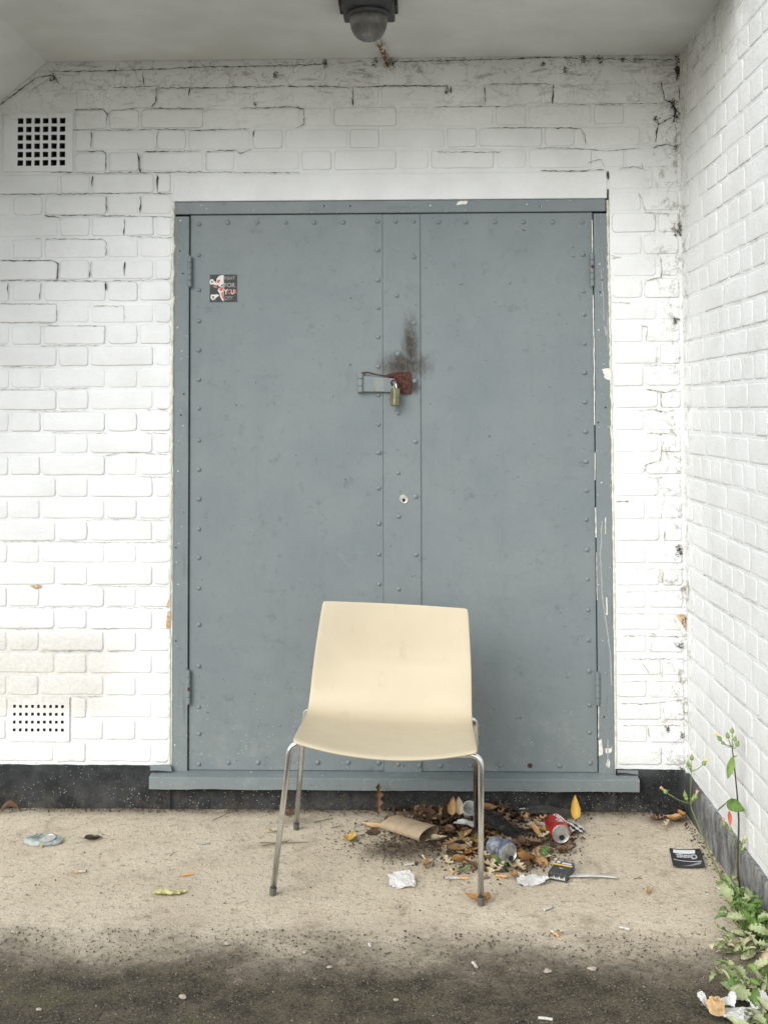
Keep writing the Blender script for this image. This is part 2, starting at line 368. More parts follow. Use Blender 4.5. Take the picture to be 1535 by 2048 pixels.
m_dirtline = plain('pale_dirt', (.33, .31, .25), .95, c2=(.13, .115, .08), sc=35, lo=.5, hi=.62)
m_terracotta = plain('bare_orange_brick', (.42, .24, .11), .9, c2=(.60, .50, .34), sc=70, bump=.003)
m_yflower = plain('yellow_petals', (.72, .58, .10), .6)
m_bud = plain('green_bud', (.22, .31, .09), .6, c2=(.13, .20, .05), sc=150)
m_redleaf = plain('red_seed_leaf', (.50, .11, .05), .6)
m_crumbyellow = plain('yellow_crumb', (.50, .47, .22), .8, c2=(.30, .28, .10), sc=90)

# ------------------------------------------------------------------ ground: one sheet, fine where the camera looks, out to the horizon
def axis(lo, hi, st, far):
    a = list(np.arange(lo, hi+1e-6, st)); s_ = st; x = hi
    while x < far: s_ *= 1.6; x += s_; a.append(x)
    s_ = st; x = lo; b = []
    while x > -far: s_ *= 1.6; x -= s_; b.append(x)
    return b[::-1]+a
gx, gy = axis(-1.55, .94, .011, 90), axis(-1.75, .02, .009, 90)
vs = []
for y in gy:
    for x in gx:
        z = 0
        if -1.6 < x < 1 and -1.8 < y < .03:
            z = -.0015+.0022*noise.noise((x*9, y*9, 0))+.0010*noise.noise((x*45, y*45, 3))
            if y < -.8:
                q = min(1, (-.8-y)/.25); z += q*(.005*noise.noise((x*7, y*9, 5))+.0035*noise.noise((x*32, y*32, 8))+.003*noise.noise((x*80, y*80, 9)))
        vs.append((x, y, z))
nx = len(gx)
fs = [(j*nx+i, j*nx+i+1, (j+1)*nx+i+1, (j+1)*nx+i) for j in range(len(gy)-1) for i in range(nx-1)]
tag(link('ground', mesh(vs, fs, m_ground, True, 'ground')), kind='structure')

# ------------------------------------------------------------------ walls
Z0, CH = 2.4704, .075                       # course line k lies at Z0 - CH*k
JL, JR = W(346, 900)[0], .668               # the door opening
ZB, ZT, ZCEIL = .141, 2.067, 2.562
XL = -1.62
wall = thing('back_wall', 'white painted brick wall around the grey double doors', 'wall')
mb = MB(); D0 = .0024
AV = ((17, 140, 1394, 1482, 0, 1.2), (8, 147, 226, 344, 1.2, ZCEIL+.3))
for (ax0, ax1, ay0, ay1, za, zb) in AV:
    q0, q1 = W(ax0, ay1), W(ax1, ay0)
    mb.box((-3.2, D0, za), (q0.x, .22, zb)); mb.box((q1.x, D0, za), (JL, .22, zb))
    mb.box((q0.x, D0, za), (q1.x, .22, q0.z)); mb.box((q0.x, D0, q1.z), (q1.x, .22, zb))
mb.box((JR, D0, 0), (XC+.22, .22, ZCEIL+.3)); mb.box((JL, D0, 2.1), (JR, .22, ZCEIL+.3))
mb.build('mortar', m_mortar, wall)
mb = MB(); z_ = W(700, 347)[2]
mb.box((W(346, 370)[0]+.002, -.0015, ZT+.001), (W(1213, 370)[0], .20, z_)); mb.build('rendered_lintel', m_mortar, wall, bevel=.004)
mb = MB(); mb.box((JL, .07, 0), (JR, .2, ZT)); mb.build('backing', m_black, wall)

def brick_mesh(wd, ht, seed, mat, deep=.0095, rel=1):
    r = random.Random(seed); hw, hh = wd/2, ht/2; cr = .007+r.random()*.006
    out = []
    def P(x, z, nx_, nz_):
        j = r.uniform(-.0014, .0010); out.append((x+nx_*j, z+nz_*j))
    nS = 4 if wd > .15 else 2
    for (cx, cz, a0) in ((hw-cr, -hh+cr, -90), (hw-cr, hh-cr, 0), (-hw+cr, hh-cr, 90), (-hw+cr, -hh+cr, 180)):
        for k in range(3):
            a = math.radians(a0+45*k); P(cx+cr*math.cos(a), cz+cr*math.sin(a), math.cos(a), math.sin(a))
        if a0 == 0:
            for i in range(1, nS): P(hw-cr-(2*hw-2*cr)*i/nS, hh, 0, 1)
        if a0 == 180:
            for i in range(1, nS): P(-hw+cr+(2*hw-2*cr)*i/nS, -hh, 0, -1)
        if a0 == -90: P(hw, 0, 1, 0)
        if a0 == 90: P(-hw, 0, -1, 0)
    n = len(out); vs = []
    for (x, z) in out: vs.append((x*(1-.0065/hw), r.uniform(-.0005, .0005), z*(1-.0055/hh)))
    for (x, z) in out: vs.append((x*(1-.0018/hw), .0007*rel+r.uniform(-.0002, .0002), z*(1-.0016/hh)))
    for (x, z) in out: vs.append((x, .0040*rel, z))
    for (x, z) in out: vs.append((x, deep+.004, z))
    fs = [tuple(range(n))]
    for q in range(3): fs += [(q*n+i, (q+1)*n+i, (q+1)*n+(i+1) % n, q*n+(i+1) % n) for i in range(n)]
    me = mesh(vs, fs, mat, True, 'brick')
    at = me.attributes.new('edge', 'FLOAT', 'POINT'); at.data.foreach_set('value', [0.0]*n+[.25]*n+[1.0]*(2*n))
    return me
JT = .0085
hm = [brick_mesh(.1115-JT, CH-JT, 10+i, m_brick) for i in range(7)]
sm = [brick_mesh(.2235-JT, CH-JT, 30+i, m_brick) for i in range(7)]
cache = {}
def put_brick(x0, x1, k, y=0.0):
    wd = x1-x0
    if wd < .022: return
    if abs(wd-.1115) < .004: me = rnd.choice(hm)
    elif abs(wd-.2235) < .004: me = rnd.choice(sm)
    else:
        key = (round(wd, 3), rnd.randint(0, 1))
        if key not in cache: cache[key] = brick_mesh(wd-JT, CH-JT, hash(key) & 255, m_brick)
        me = cache[key]
    link('brick', me, wall, ((x0+x1)/2, y+rnd.uniform(-.0010, .0012), Z0-CH*(k+.5)+rnd.uniform(-.0008, .0008)), (0, rnd.uniform(-.004, .004), rnd.uniform(-.002, .002)))
xe = W(311, 194)[0]
def spans(k):
    st = xe if k % 2 == 0 else xe+.1695
    out = []
    for n in range(-6, 8):
        a = st+.335*n; out += [(a, a+.1115), (a+.1115, a+.335)]
    return out
V1 = (W(8, 280)[0], W(147, 280)[0]); V2 = (W(17, 1430)[0], W(140, 1430)[0])
for k in range(-1, 31):
    segs = []
    if k < 4: segs = [(XL, XC-.002)]
    else: segs = [(XL, (JL-.004) if k > 4 else W(345, 370)[0]-.002)]
    if k <= 0: segs = [(W(150 if k == 0 else 215, 150)[0], XC-.004)]
    if k in (1, 2, 3): segs = [(XL, V1[0]), (V1[1], XC-.004)]
    if k in (28, 29): segs = [(XL, V2[0]), (V2[1], JL-.004)]
    for (a, b) in segs:
        for (x0, x1) in spans(k):
            u, v = max(a, x0), min(b, x1)
            if v-u < .022: continue
            # a stretcher beside the jamb is cut in two, as on the real wall
            if b < -.7 and v > b-.02 and v-u > .14: put_brick(u, u+.1115, k); put_brick(u+.1115, v, k); continue
            if b-v < .022: v = b
            put_brick(u, v, k, .0022 if k < 0 else (.0008 if k == 0 else 0))
    if k >= 4:
        xr = JR+.004 if k > 4 else W(1216, 370)[0]
        q = xr+(.108 if k % 2 else .158)
        put_brick(xr, q, k); put_brick(q, XC-.004, k)

side = thing('side_wall', 'white painted brick wall running forward on the right', 'wall', (XC, 0, 0))
mb = MB(); mb.box((.0014, -2.2, 0), (.22, D0-.0001, ZCEIL+.3)); mb.build('mortar', m_mortar, side)
hs_ = [brick_mesh(.1125-JT, CH-JT, 50+i, m_sbrick, rel=.45) for i in range(6)]
ss_ = [brick_mesh(.225-JT, CH-JT, 60+i, m_sbrick, rel=.45) for i in range(6)]
half = brick_mesh(.056-JT+.006, CH-JT, 70, m_sbrick, rel=.45)
for k in range(-1, 31):
    y = -.0035
    if k % 2: ln, ms = .1125, hs_
    else:
        ln, ms = .225, ss_; link('brick', half, side, (0, y-.028, Z0-CH*(k+.5)), (0, 0, -math.pi/2)); y -= .0565
    while y > -1.28:
        link('brick', rnd.choice(ms), side, (rnd.uniform(-.0008, .0010), y-ln/2, Z0-CH*(k+.5)+rnd.uniform(-.0008, .0008)), (rnd.uniform(-.004, .004), 0, -math.pi/2+rnd.uniform(-.002, .002)))
        y -= ln

# plinths
def rough_slab(name, x0, x1, z0, z1, yf, yb, mat, parent, seed, st=.02, amp=.003):
    r = random.Random(seed); n = max(2, int((x1-x0)/st)); nz = 7; vs = []; fs = []
    for j in range(nz):
        for i in range(n+1):
            x = x0+(x1-x0)*i/n; z = z0+(z1-z0)*j/(nz-1)
            if j == nz-1: z += amp*noise.noise((x*18, seed, 0))+amp*.6*noise.noise((x*70, seed, 4))
            y = yf+.002*noise.noise((x*14, z*20, seed)); vs.append((x, y+(.003 if j == nz-1 else 0), z))
    for i in range(n+1):
        v = vs[(nz-1)*(n+1)+i]; vs.append((v[0], yb, v[2]+.001))
    for j in range(nz):
        for i in range(n): a = j*(n+1)+i; fs.append((a, a+1, a+n+2, a+n+1))
    fs.append(tuple([0]+[j*(n+1) for j in range(1, nz+1)]+[]) ) if False else None
    vs += [(x0, yb, z0), (x1, yb, z0)]; L = len(vs)
    fs.append(tuple([L-2]+[nz*(n+1)]+[j*(n+1) for j in range(nz-1, -1, -1)])); fs.append(tuple([j*(n+1)+n for j in range(nz)]+[nz*(n+1)+n, L-1]))
    return link(name, mesh(vs, fs, mat, True, name), parent)
rough_slab('plinth', -3.2, JL-.001, -.004, ZB-.002, -.014, .0033-.0012, m_plinth, wall, 3)
rough_slab('plinth', JL-.0008, JR+.0008, -.004, W(700, 1575)[2], -.013, .08, m_plinth, wall, 4)
rough_slab('plinth', JR+.001, XC-.012, -.004, ZB-.006, -.014, .0033-.0012, m_plinth, wall, 3)
sp_o = rough_slab('plinth', 0, 2.2, -.004, .128, -.013, .0033, m_splinth, side, 5)
sp_o.location = (0, 0, 0); sp_o.rotation_euler = (0, 0, -math.pi/2)
sp_o.location = (0, -.013, 0)

# soffit
so_ = thing('canopy_soffit', 'grey white painted concrete ceiling over the doorway', 'canopy')
XS = W(95, 114)[0]; zl = W(0, 205)[2]; xl = W(0, 205)[0]; sl_ = (ZCEIL-zl)/(XS-xl)
YF = -.76
mb = MB(); mb.box((XS, YF, ZCEIL), (XC+.22, -.0005, ZCEIL+.28)); mb.build('flat_slab', m_ceil, so_)
mb = MB(); XE = -3.2; ze = ZCEIL-(XS-XE)*sl_
y0, y1 = YF, -.0005
mb.add([(XS-.0005, y0, ZCEIL+.0005), (XE, y0, ze), (XE, y0, ZCEIL+.27), (XS-.0005, y0, ZCEIL+.27), (XS-.0005, y1, ZCEIL+.0005), (XE, y1, ze), (XE, y1, ZCEIL+.27), (XS-.0005, y1, ZCEIL+.27)],
       [(0, 1, 2, 3)[::-1], (4, 5, 6, 7), (0, 4, 5, 1)[::-1], (1, 5, 6, 2)[::-1], (2, 6, 7, 3)[::-1], (3, 7, 4, 0)[::-1]])
mb.build('sloping_slab', m_ceil, so_)

# irregular dark cracks along the joints (open gaps and the dirt lodged in them)
CR = MB()
def crack(pts, wpx=2.0, plane='w', seed=0):
    r = random.Random(seed+int(pts[0][0])); P = []
    for (a, b) in zip(pts[:-1], pts[1:]):
        L = math.hypot(b[0]-a[0], b[1]-a[1]); n = max(1, int(L/5))
        for i in range(n): t = i/n; P.append((a[0]+(b[0]-a[0])*t+r.uniform(-1, 1), a[1]+(b[1]-a[1])*t+r.uniform(-1.1, 1.1)))
    P.append(pts[-1]); vs = []; n = len(P)
    for i, (x, y) in enumerate(P):
        a = P[max(0, i-1)]; b = P[min(n-1, i+1)]; dx, dy = b[0]-a[0], b[1]-a[1]; l = math.hypot(dx, dy) or 1
        ww = wpx*(.30 if plane == 'w' else .22)*(.25+1.3*abs(noise.noise((i*.33, seed, a[0]*.1)))*1.6)*(0.3 if i in (0, n-1) else 1)
        for s in (-1, 1):
            q = (x-dy/l*ww*s, y+dx/l*ww*s)
            vs.append(W(*q, -.0032) if plane == 'w' else S(*q, XC-.0028))
    CR.add(vs, [(2*i, 2*i+1, 2*i+3, 2*i+2) for i in range(n-1)], 1 if (P[0][0] > 1215 and P[0][1] > 300) or P[0][1] > 600 else 0)
for i, (p, wd) in enumerate([
    ([(100,143),(190,142),(330,138),(400,134),(560,131),(655,128)], 3), ([(0,210),(40,180),(75,155),(105,150),(122,172)], 3.2), ([(62,180),(90,163),(105,152)], 3),
    ([(225,175),(310,172),(322,176),(500,174),(570,172)], 2.6), ([(575,173),(650,172),(700,176)], 3), ([(712,175),(770,171),(893,172),(902,188)], 3), ([(286,142),(287,168)], 3),
    ([(313,175),(312,205),(303,214)], 3.4), ([(379,174),(378,192)], 5), ([(705,176),(705,212)], 4), ([(902,172),(901,186)], 6), ([(969,172),(970,211)], 3.2), ([(1106,168),(1104,208)], 4),
    ([(148,219),(205,217),(216,228),(213,245)], 3), ([(222,222),(280,216),(405,217),(411,225)], 2.2), ([(480,216),(590,214),(608,218),(608,250)], 2.6), ([(610,249),(590,256)], 4),
    ([(145,260),(250,260),(310,258),(405,260),(500,257)], 2), ([(508,260),(507,274)], 5), ([(315,262),(312,300)], 2), ([(183,262),(182,295)], 2.4),
    ([(150,303),(205,302),(212,306),(212,342)], 3), ([(276,305),(281,345)], 5), ([(285,303),(400,302)], 2.6), ([(412,303),(470,300),(480,307),(505,298)], 3), ([(412,306),(412,342)], 2),
    ([(100,345),(200,346),(345,344),(600,345)], 2), ([(185,350),(184,372)], 4), ([(315,350),(315,384)], 5), ([(0,389),(110,388),(190,387),(300,386),(345,388)], 2.4), ([(213,392),(215,425)], 3), ([(281,391),(280,428)], 3.6),
    ([(88,431),(118,434),(119,440)], 3), ([(120,430),(250,432),(345,434)], 1.8), ([(250,437),(248,470)], 3.6), ([(70,476),(82,477)], 5), ([(90,478),(205,478),(213,485),(212,512)], 2), ([(255,472),(345,476)], 1.6),
    ([(0,521),(105,521),(116,528),(114,560)], 3), ([(183,523),(180,556)], 2.6), ([(250,523),(248,552)], 4.4), ([(0,561),(100,561),(240,562),(343,558)], 2), ([(16,566),(16,602)], 2.4), ([(82,566),(80,600)], 3),
    ([(212,564),(211,582)], 4), ([(0,607),(110,608)], 2), ([(115,612),(113,645)], 2), ([(185,612),(248,612),(248,646)], 2), ([(0,645),(108,647)], 1.8), ([(80,652),(210,652),(208,690)], 1.8), ([(0,692),(12,690)], 2.5), ([(80,692),(200,690)], 1.8),
    ([(0,734),(110,734)], 1.6), ([(0,778),(60,779),(180,776)], 1.8), ([(60,822),(175,822)], 1.6), ([(290,820),(335,818)], 2), ([(100,866),(215,866)], 1.4), ([(290,866),(335,867)], 1.8), ([(205,912),(230,908),(240,906)], 2), ([(255,904),(335,909)], 2), ([(280,953),(340,955)], 1.8),
    ([(170,1040),(215,1038),(275,1040),(335,1041)], 1.6), ([(0,1083),(105,1082),(150,1084),(240,1085)], 1.6), ([(250,1085),(335,1084)], 1.6), ([(120,1168),(180,1170),(240,1173),(335,1172)], 1.6), ([(20,1215),(200,1215)], 1.4), ([(210,1214),(330,1217)], 1.6),
    ([(10,1258),(105,1257)], 2), ([(190,1258),(240,1256)], 2), ([(80,1303),(205,1302)], 2), ([(215,1303),(270,1302)], 2), ([(145,1393),(205,1393)], 2),
    ([(780,123),(870,122),(980,119),(1100,115),(1345,120)], 3.4), ([(768,172),(830,171),(893,172)], 1.6), ([(975,168),(1095,167),(1102,173)], 2.2), ([(1110,208),(1180,208),(1320,207)], 1.6), ([(1320,160),(1328,200),(1345,206),(1348,232),(1315,248),(1310,285)], 3.6), ([(1340,206),(1350,220),(1345,245)], 6),
    ([(870,214),(900,213),(1000,213)], 2), ([(975,256),(1000,255),(1095,256)], 2), ([(1105,256),(1160,256),(1168,270),(1170,292)], 2.6), ([(1070,295),(1160,297),(1210,302)], 1.6), ([(870,304),(1000,304)], 1.8), ([(1080,341),(1150,342),(1208,339)], 2.6), ([(1215,341),(1215,360)], 6), ([(1235,338),(1270,333),(1285,338),(1282,325)], 3), ([(1210,302),(1272,297)], 2),
    ([(1305,295),(1330,288),(1352,294),(1372,278)], 3), ([(1175,325),(1200,319),(1210,335)], 1.8), ([(1354,130),(1353,162)], 12), ([(1356,170),(1358,200)], 4), ([(1357,425),(1358,470)], 6), ([(1340,455),(1350,462)], 8), ([(1346,638),(1360,640)], 6),
    ([(1275,386),(1285,405),(1290,425),(1340,428)], 2), ([(1310,428),(1313,450)], 2.4), ([(1320,512),(1322,555),(1290,562),(1286,575)], 3), ([(1220,510),(1240,514),(1222,518)], 2), ([(1220,604),(1260,606)], 2), ([(1280,652),(1293,653),(1291,685)], 2), ([(1285,730),(1350,730)], 2), ([(1290,778),(1330,785),(1355,776)], 4), ([(1320,785),(1322,815)], 3), ([(1272,822),(1300,818),(1330,824),(1350,820)], 3.4), ([(1290,866),(1345,868)], 4), ([(1325,880),(1320,920),(1290,930),(1288,945)], 2.6), ([(1290,955),(1350,956)], 1.6),
    ([(1228,1003),(1258,1002)], 5), ([(1328,985),(1325,1010),(1320,1040)], 2), ([(1328,1060),(1328,1090)], 4), ([(1352,1100),(1366,1096)], 8), ([(1232,1138),(1370,1138)], 1.3), ([(1232,1184),(1370,1180)], 1.3), ([(1235,1228),(1368,1228)], 1.6), ([(1240,1272),(1370,1273)], 2), ([(1240,1317),(1280,1318),(1370,1318)], 2), ([(1240,1363),(1365,1362)], 1.6), ([(1240,1406),(1290,1408),(1362,1400),(1366,1425)], 2), ([(1245,1452),(1362,1450)], 2),
    ([(1300,1265),(1312,1272)], 5), ([(1303,1283),(1300,1310)], 2.4), ([(1281,1322),(1308,1362)], 1.6), ([(1325,1325),(1322,1360)], 2), ([(1325,1415),(1323,1440)], 2), ([(1295,1455),(1298,1475)], 3),
]): crack(p, wd, 'w', i)
def side_crack(k, ya_, yb_, wd, seed):
    z = Z0-CH*k+.0036; n = max(4, int((ya_-yb_)/.006)); vs = []
    for i in range(n+1):
        y = ya_+(yb_-ya_)*i/n; zz = z+.0018*noise.noise((y*30, seed, 0))+.0008*noise.noise((y*140, seed, 3)); ww = wd*(.15+1.5*abs(noise.noise((y*45, seed, 7))))*(.2 if i in (0, n) else 1)
        vs += [(XC-.0026, y, zz-ww), (XC-.0026, y, zz+ww)]
    CR.add(vs, [(2*i, 2*i+1, 2*i+3, 2*i+2) for i in range(n)], 1)
rs = random.Random(21)
for k in range(0, 31):
    y = -rs.uniform(.02, .2)
    while y > -1.2:
        L = rs.uniform(.06, .5)
        if rs.random() < .72: side_crack(k, y, y-L, rs.uniform(.0006, .0014), k*7+y)
        y -= L+rs.uniform(.01, .15)
# chipped blobs of dirt in the far corner
o = CR.build('crack', [m_web, m_dirtline], wall); o['kind'] = 'stuff'
mb = MB()
for (x, y, r_) in [(1357,140,7),(1352,232,9),(1345,205,8),(1355,460,10),(1350,640,5),(1357,1100,7),(1350,295,5),(1364,1243,8),(1360,1290,5),(1335,1458,4),(1363,1470,4),(1363,1540,5),(550,150,5),(650,127,6),(1130,140,6),(1165,118,6),(1198,118,6),(893,184,4),(510,209,3),(1355,118,9),(750,125,7),(785,128,8),(108,157,8),(72,97,4),(1085,128,4),(1310,240,6),(1245,120,4)]:
    for i in range(int(26+r_*5)):
        ax_, az_ = rnd.gauss(0, r_*.5), rnd.gauss(0, r_*.8); p = W(x+ax_, y+az_, -.0035-rnd.random()*.003); p.y = min(p.y, -.0035)
        if i < 0:
            dv = Vector((rnd.gauss(0, 1), 0, rnd.gauss(0, 1))).normalized()*r_*.0009
            mb.tube([p, p+dv*.5+Vector((rnd.gauss(0, .001), 0, rnd.gauss(0, .001))), p+dv], rnd.uniform(.0003, .0007), 4)
        else:
            s_ = rnd.uniform(.0008, .0022+r_*.00018)
            q = [p+Vector((rnd.uniform(-1.3, 1.3)*s_, rnd.uniform(-.4, .2)*s_, rnd.uniform(-1.3, 1.3)*s_)) for _ in range(4)]
            mb.add(q, [(0, 1, 2), (0, 2, 3), (0, 3, 1), (1, 3, 2)])
o = mb.build('cobweb_dirt', m_web, wall); o['kind'] = 'stuff'
# bare brick showing through beside the door and as a chip low on the left
def blob(pts, plane, mat, name, parent, th=.0012, seed=0, off=-.0016):
    n = len(pts); r = random.Random(seed); P = []
    for i in range(n):
        a, b = pts[i], pts[(i+1) % n]
        for t in (0, .33, .66): P.append((a[0]+(b[0]-a[0])*t+r.uniform(-.9, .9), a[1]+(b[1]-a[1])*t+r.uniform(-.9, .9)))
    f = (lambda x, y, o_: W(x, y, plane+o_))
    vs = [f(*p, off-th) for p in P]+[f(*p, off) for p in P]; n = len(P)
    fs = [tuple(range(n))]+[(i, i+n, (i+1) % n+n, (i+1) % n) for i in range(n)]
    return link(name, mesh(vs, fs, mat, False, name), parent)
blob([(332,1215),(341,1190),(341,1215)], 0, m_terracotta, 'bare_brick_patch', wall)
blob([(334,1224),(341,1222),(340,1256),(333,1258)], 0, m_terracotta, 'bare_brick_patch', wall, seed=2)
blob([(60,1171),(84,1170),(80,1175),(70,1178)], 0, m_terracotta, 'bare_brick_patch', wall, seed=3)
blob([(1350,1232),(1368,1228),(1370,1258),(1364,1256)], 0, m_terracotta, 'bare_brick_patch', wall, seed=4, off=-.004)
blob([(1345,1235),(1352,1232),(1374,1268),(1366,1270)], 0, m_whitechip, 'peeling_paint_flake', wall, seed=5, off=-.007)
blob([(1313,1145),(1326,1143),(1322,1165),(1316,1160)], 0, m_caulk, 'bare_brick_patch', wall, seed=6)
# ragged caulk along the jambs
def ribbon(name, pts, wpx, Y, mat, parent, seed=0, th=.002):
    vs = []; P = []
    for (a, b) in zip(pts[:-1], pts[1:]):
        n = max(2, int(math.hypot(b[0]-a[0], b[1]-a[1])/6))
        P += [(a[0]+(b[0]-a[0])*i/n, a[1]+(b[1]-a[1])*i/n) for i in range(n)]
    P.append(pts[-1]); n = len(P)
    for i, (x, y) in enumerate(P):
        a = P[max(0, i-1)]; b = P[min(n-1, i+1)]; dx, dy = b[0]-a[0], b[1]-a[1]; l = math.hypot(dx, dy) or 1
        w_ = wpx*(.5+.45*noise.noise((i*.7, seed, 1))); o_ = wpx*.4*noise.noise((i*.23, seed, 2))
        for s, yy in ((-1, Y), (-.5, Y-th), (.5, Y-th), (1, Y)):
            vs.append(W(x-dy/l*(w_*s+o_), y+dx/l*(w_*s+o_), yy))
    fs = [(4*i+k, 4*i+k+1, 4*i+k+5, 4*i+k+4) for i in range(n-1) for k in range(3)]
    return link(name, mesh(vs, fs, mat, True, name), parent)
ribbon('caulk', [(347,402),(344,800),(340,1200),(339,1530)], 6, .0035, m_caulk, wall, 1, .005)
ribbon('caulk', [(1214,400),(1222,800),(1228,1200),(1231,1535)], 5, .0035, m_caulk, wall, 2, .005)

# air bricks
def air_brick(name, label, x0, x1, y0, y1, cols, rows, hx0, hx1, hy0, hy1, hw, hh):
    p0, p1 = W(x0, y1), W(x1, y0); g = thing(name, label, 'air vent', ((p0.x+p1.x)/2, 0, p0.z))
    a = g.location; YF_ = -.004
    xs = [p0.x]; zs = [p0.z]
    hxs = [hx0+(hx1-hx0)*i/(cols-1) for i in range(cols)]; hys = [hy1+(hy0-hy1)*j/(rows-1) for j in range(rows)]
    ym = (y0+y1)/2
    for h in hxs: xs += [W(h-hw/2, ym).x, W(h+hw/2, ym).x]
    for h in hys: zs += [W(x0, h+hh/2).z, W(x0, h-hh/2).z]
    xs.append(p1.x); zs.append(p1.z)
    # grille plate: every cell that is not a hole is a bar, hole sides are the bars' own sides
    nxs, nzs = len(xs), len(zs); vs = []; 
    for yy in (YF_, .045):
        for z in zs:
            for x in xs:
                jx = rnd.uniform(-.0007, .0007) if yy < 0 else 0; jz = rnd.uniform(-.0007, .0007) if yy < 0 else 0
                vs.append((x-a.x+jx, yy, z-a.z+jz))
    fs = []; L = nxs*nzs; dkf = []
    hole = lambda i, j: i % 2 == 1 and j % 2 == 1
    for j in range(nzs-1):
        for i in range(nxs-1):
            v = j*nxs+i; q = (v, v+1, v+nxs+1, v+nxs)
            if not hole(i, j): fs.append(q)
            else:
                for e in range(4): s, t = q[e], q[(e+1) % 4]; fs.append((s, s+L, t+L, t)); dkf.append(len(fs)-1)
    bd = [i for i in range(nxs)]+[j*nxs+nxs-1 for j in range(1, nzs)]+[(nzs-1)*nxs+i for i in range(nxs-2, -1, -1)]+[j*nxs for j in range(nzs-2, 0, -1)]
    fs += [(bd[e], bd[e]+L, bd[(e+1) % len(bd)]+L, bd[(e+1) % len(bd)])[::-1] for e in range(len(bd))]
    me = mesh(vs, fs, [m_mortar, m_hole])
    for f_ in dkf: me.polygons[f_].material_index = 1
    link('grille', me, g)
    mb = MB(); mb.box((p0.x-a.x, .046, 0), (p1.x-a.x, .06, p1.z-a.z)); mb.build('cavity', m_black, g)
    return g
air_brick('air_brick', 'square painted air brick with six by six dark holes, high on the left', 8, 147, 226, 344, 6, 6, 42, 126, 243, 327, 11, 11)
air_brick('air_brick', 'low white air brick with four rows of small holes above black plinth', 17, 140, 1394, 1482, 9, 4, 30, 126, 1412, 1459, 5.5, 6)

# ------------------------------------------------------------------ double doors
YD = .012                                              # leaf face
door = thing('double_door', 'grey painted riveted steel double doors with rusty hasp', 'door', ((JL+JR)/2, 0, .075))
dx_, dz_ = door.location.x, door.location.z
class PB(MB):                                           # builds in door-local coordinates
    def build(s, name, m, parent=None, **k):
        s.v = [(v[0]-dx_, v[1], v[2]-dz_) for v in s.v]; return MB.build(s, name, m, parent, **k)
ZS = W(700, 1545.5)[2]                                    # top of the sill
zt = W(780, 426)[2]
xl, xr = W(377, 980)[0], W(1191, 980)[0]
mb = PB(); mb.box((JL+.001, .003, ZS), (xl-.0015, .07, ZT-.05)); mb.build('jamb', m_frame, door, bevel=.002)
mb = PB(); mb.box((xr+.0015, .003, ZS), (JR-.001, .07, ZT-.05)); mb.build('jamb', m_frame, door, bevel=.002)
mb = PB(); mb.box((JL+.001, .002, zt+.001), (JR-.012, .07, ZT)); mb.build('head', m_head, door, bevel=.003)
xm, xk = W(766, 980)[0], W(841, 980)[0]
zb1 = zb2 = ZS+.003
def leaf_(x0, x1, zb_, name='door_leaf'):
    mb = PB(); mb.box((x0, YD, zb_), (x1, .055, zt-.0008)); return mb.build(name, m_door, door, bevel=.0012)
lfL = leaf_(xl+.0018, xm-.001, zb1)
lfR = leaf_(xm+.001, xr-.0018, zb2)
mb = PB(); mb.box((W(755, 980)[0], YD-.0016, zb1+.004), (xm-.0012, YD-.0001, zt-.0045)); mb.build('edge_strip', m_door, lfL)
mb = PB(); mb.box((xm, YD-.0045, W(800, 1554)[2]), (xk, YD-.0001, zt-.004)); mb.build('cover_strip', m_door, lfR, bevel=.001)
mb = MB(); n = 14
prof = [(.0082, 0), (.0079, .0014), (.0067, .0031), (.0043, .0044), (.0016, .0050), (0.00001, .0051)]
mb.lathe(prof, n); mb.v = [(x, -z, y) for (x, y, z) in mb.v]
rv = mesh(mb.v, mb.f, m_rivet, True, 'rivet')
rvr = mesh(mb.v, mb.f, m_rust, True, 'rivet')
def rivets(parent, pts, Y):
    for (x, y) in pts:
        p = W(x, y, Y); link('rivet', rv if (x, y) != (1059, 1531) else rvr, parent, (p.x-dx_, Y, p.z-dz_), (0, rnd.uniform(0, 6), 0)).scale = [rnd.uniform(.85, 1.08)]*3
rivets(lfL, [(398,y) for y in (448,510,580,642,700,759,817,881,939,998,1058,1115,1176,1249,1332,1414,1467,1528)]+[(x,445) for x in (456,514,571,628,686)]
       +[(755+i*.25,y) for i,y in enumerate((443,500,560,616,674,733,790,849,905,976,1047,1108,1168,1232,1290,1350))]+[(x,1525) for x in (457,516,575,635,696,757)], YD)
for o in [c for c in lfL.children if c.name.startswith('rivet')]:
    if abs(o.location.x+dx_-W(757, 900)[0]) < .02: o.location.y -= .0016
rivets(lfR, [(791,443),(793,591),(795,708),(796,826),(796,946),(797,1033),(797,1178),(827,443),(827,514),(828,646),(829,762),(831,883),(831,993),(832,1109),(796,1529),(838,1531)], YD-.0045)
rivets(lfR, [(x,444) for x in (877,931,989,1046,1104,1163)]+[(1165,509),(1166,583),(1167,629),(1168,688),(1168,745),(1169,804),(1170,863),(1171,923),(1172,981),(1172,1039),(1173,1099),(1174,1158),(1175,1220),(1176,1280),(1177,1342),(1178,1410),(1178,1465),(1179,1526)]
       +[(x,1531) for x in (880,941,1000,1059,1118)], YD)
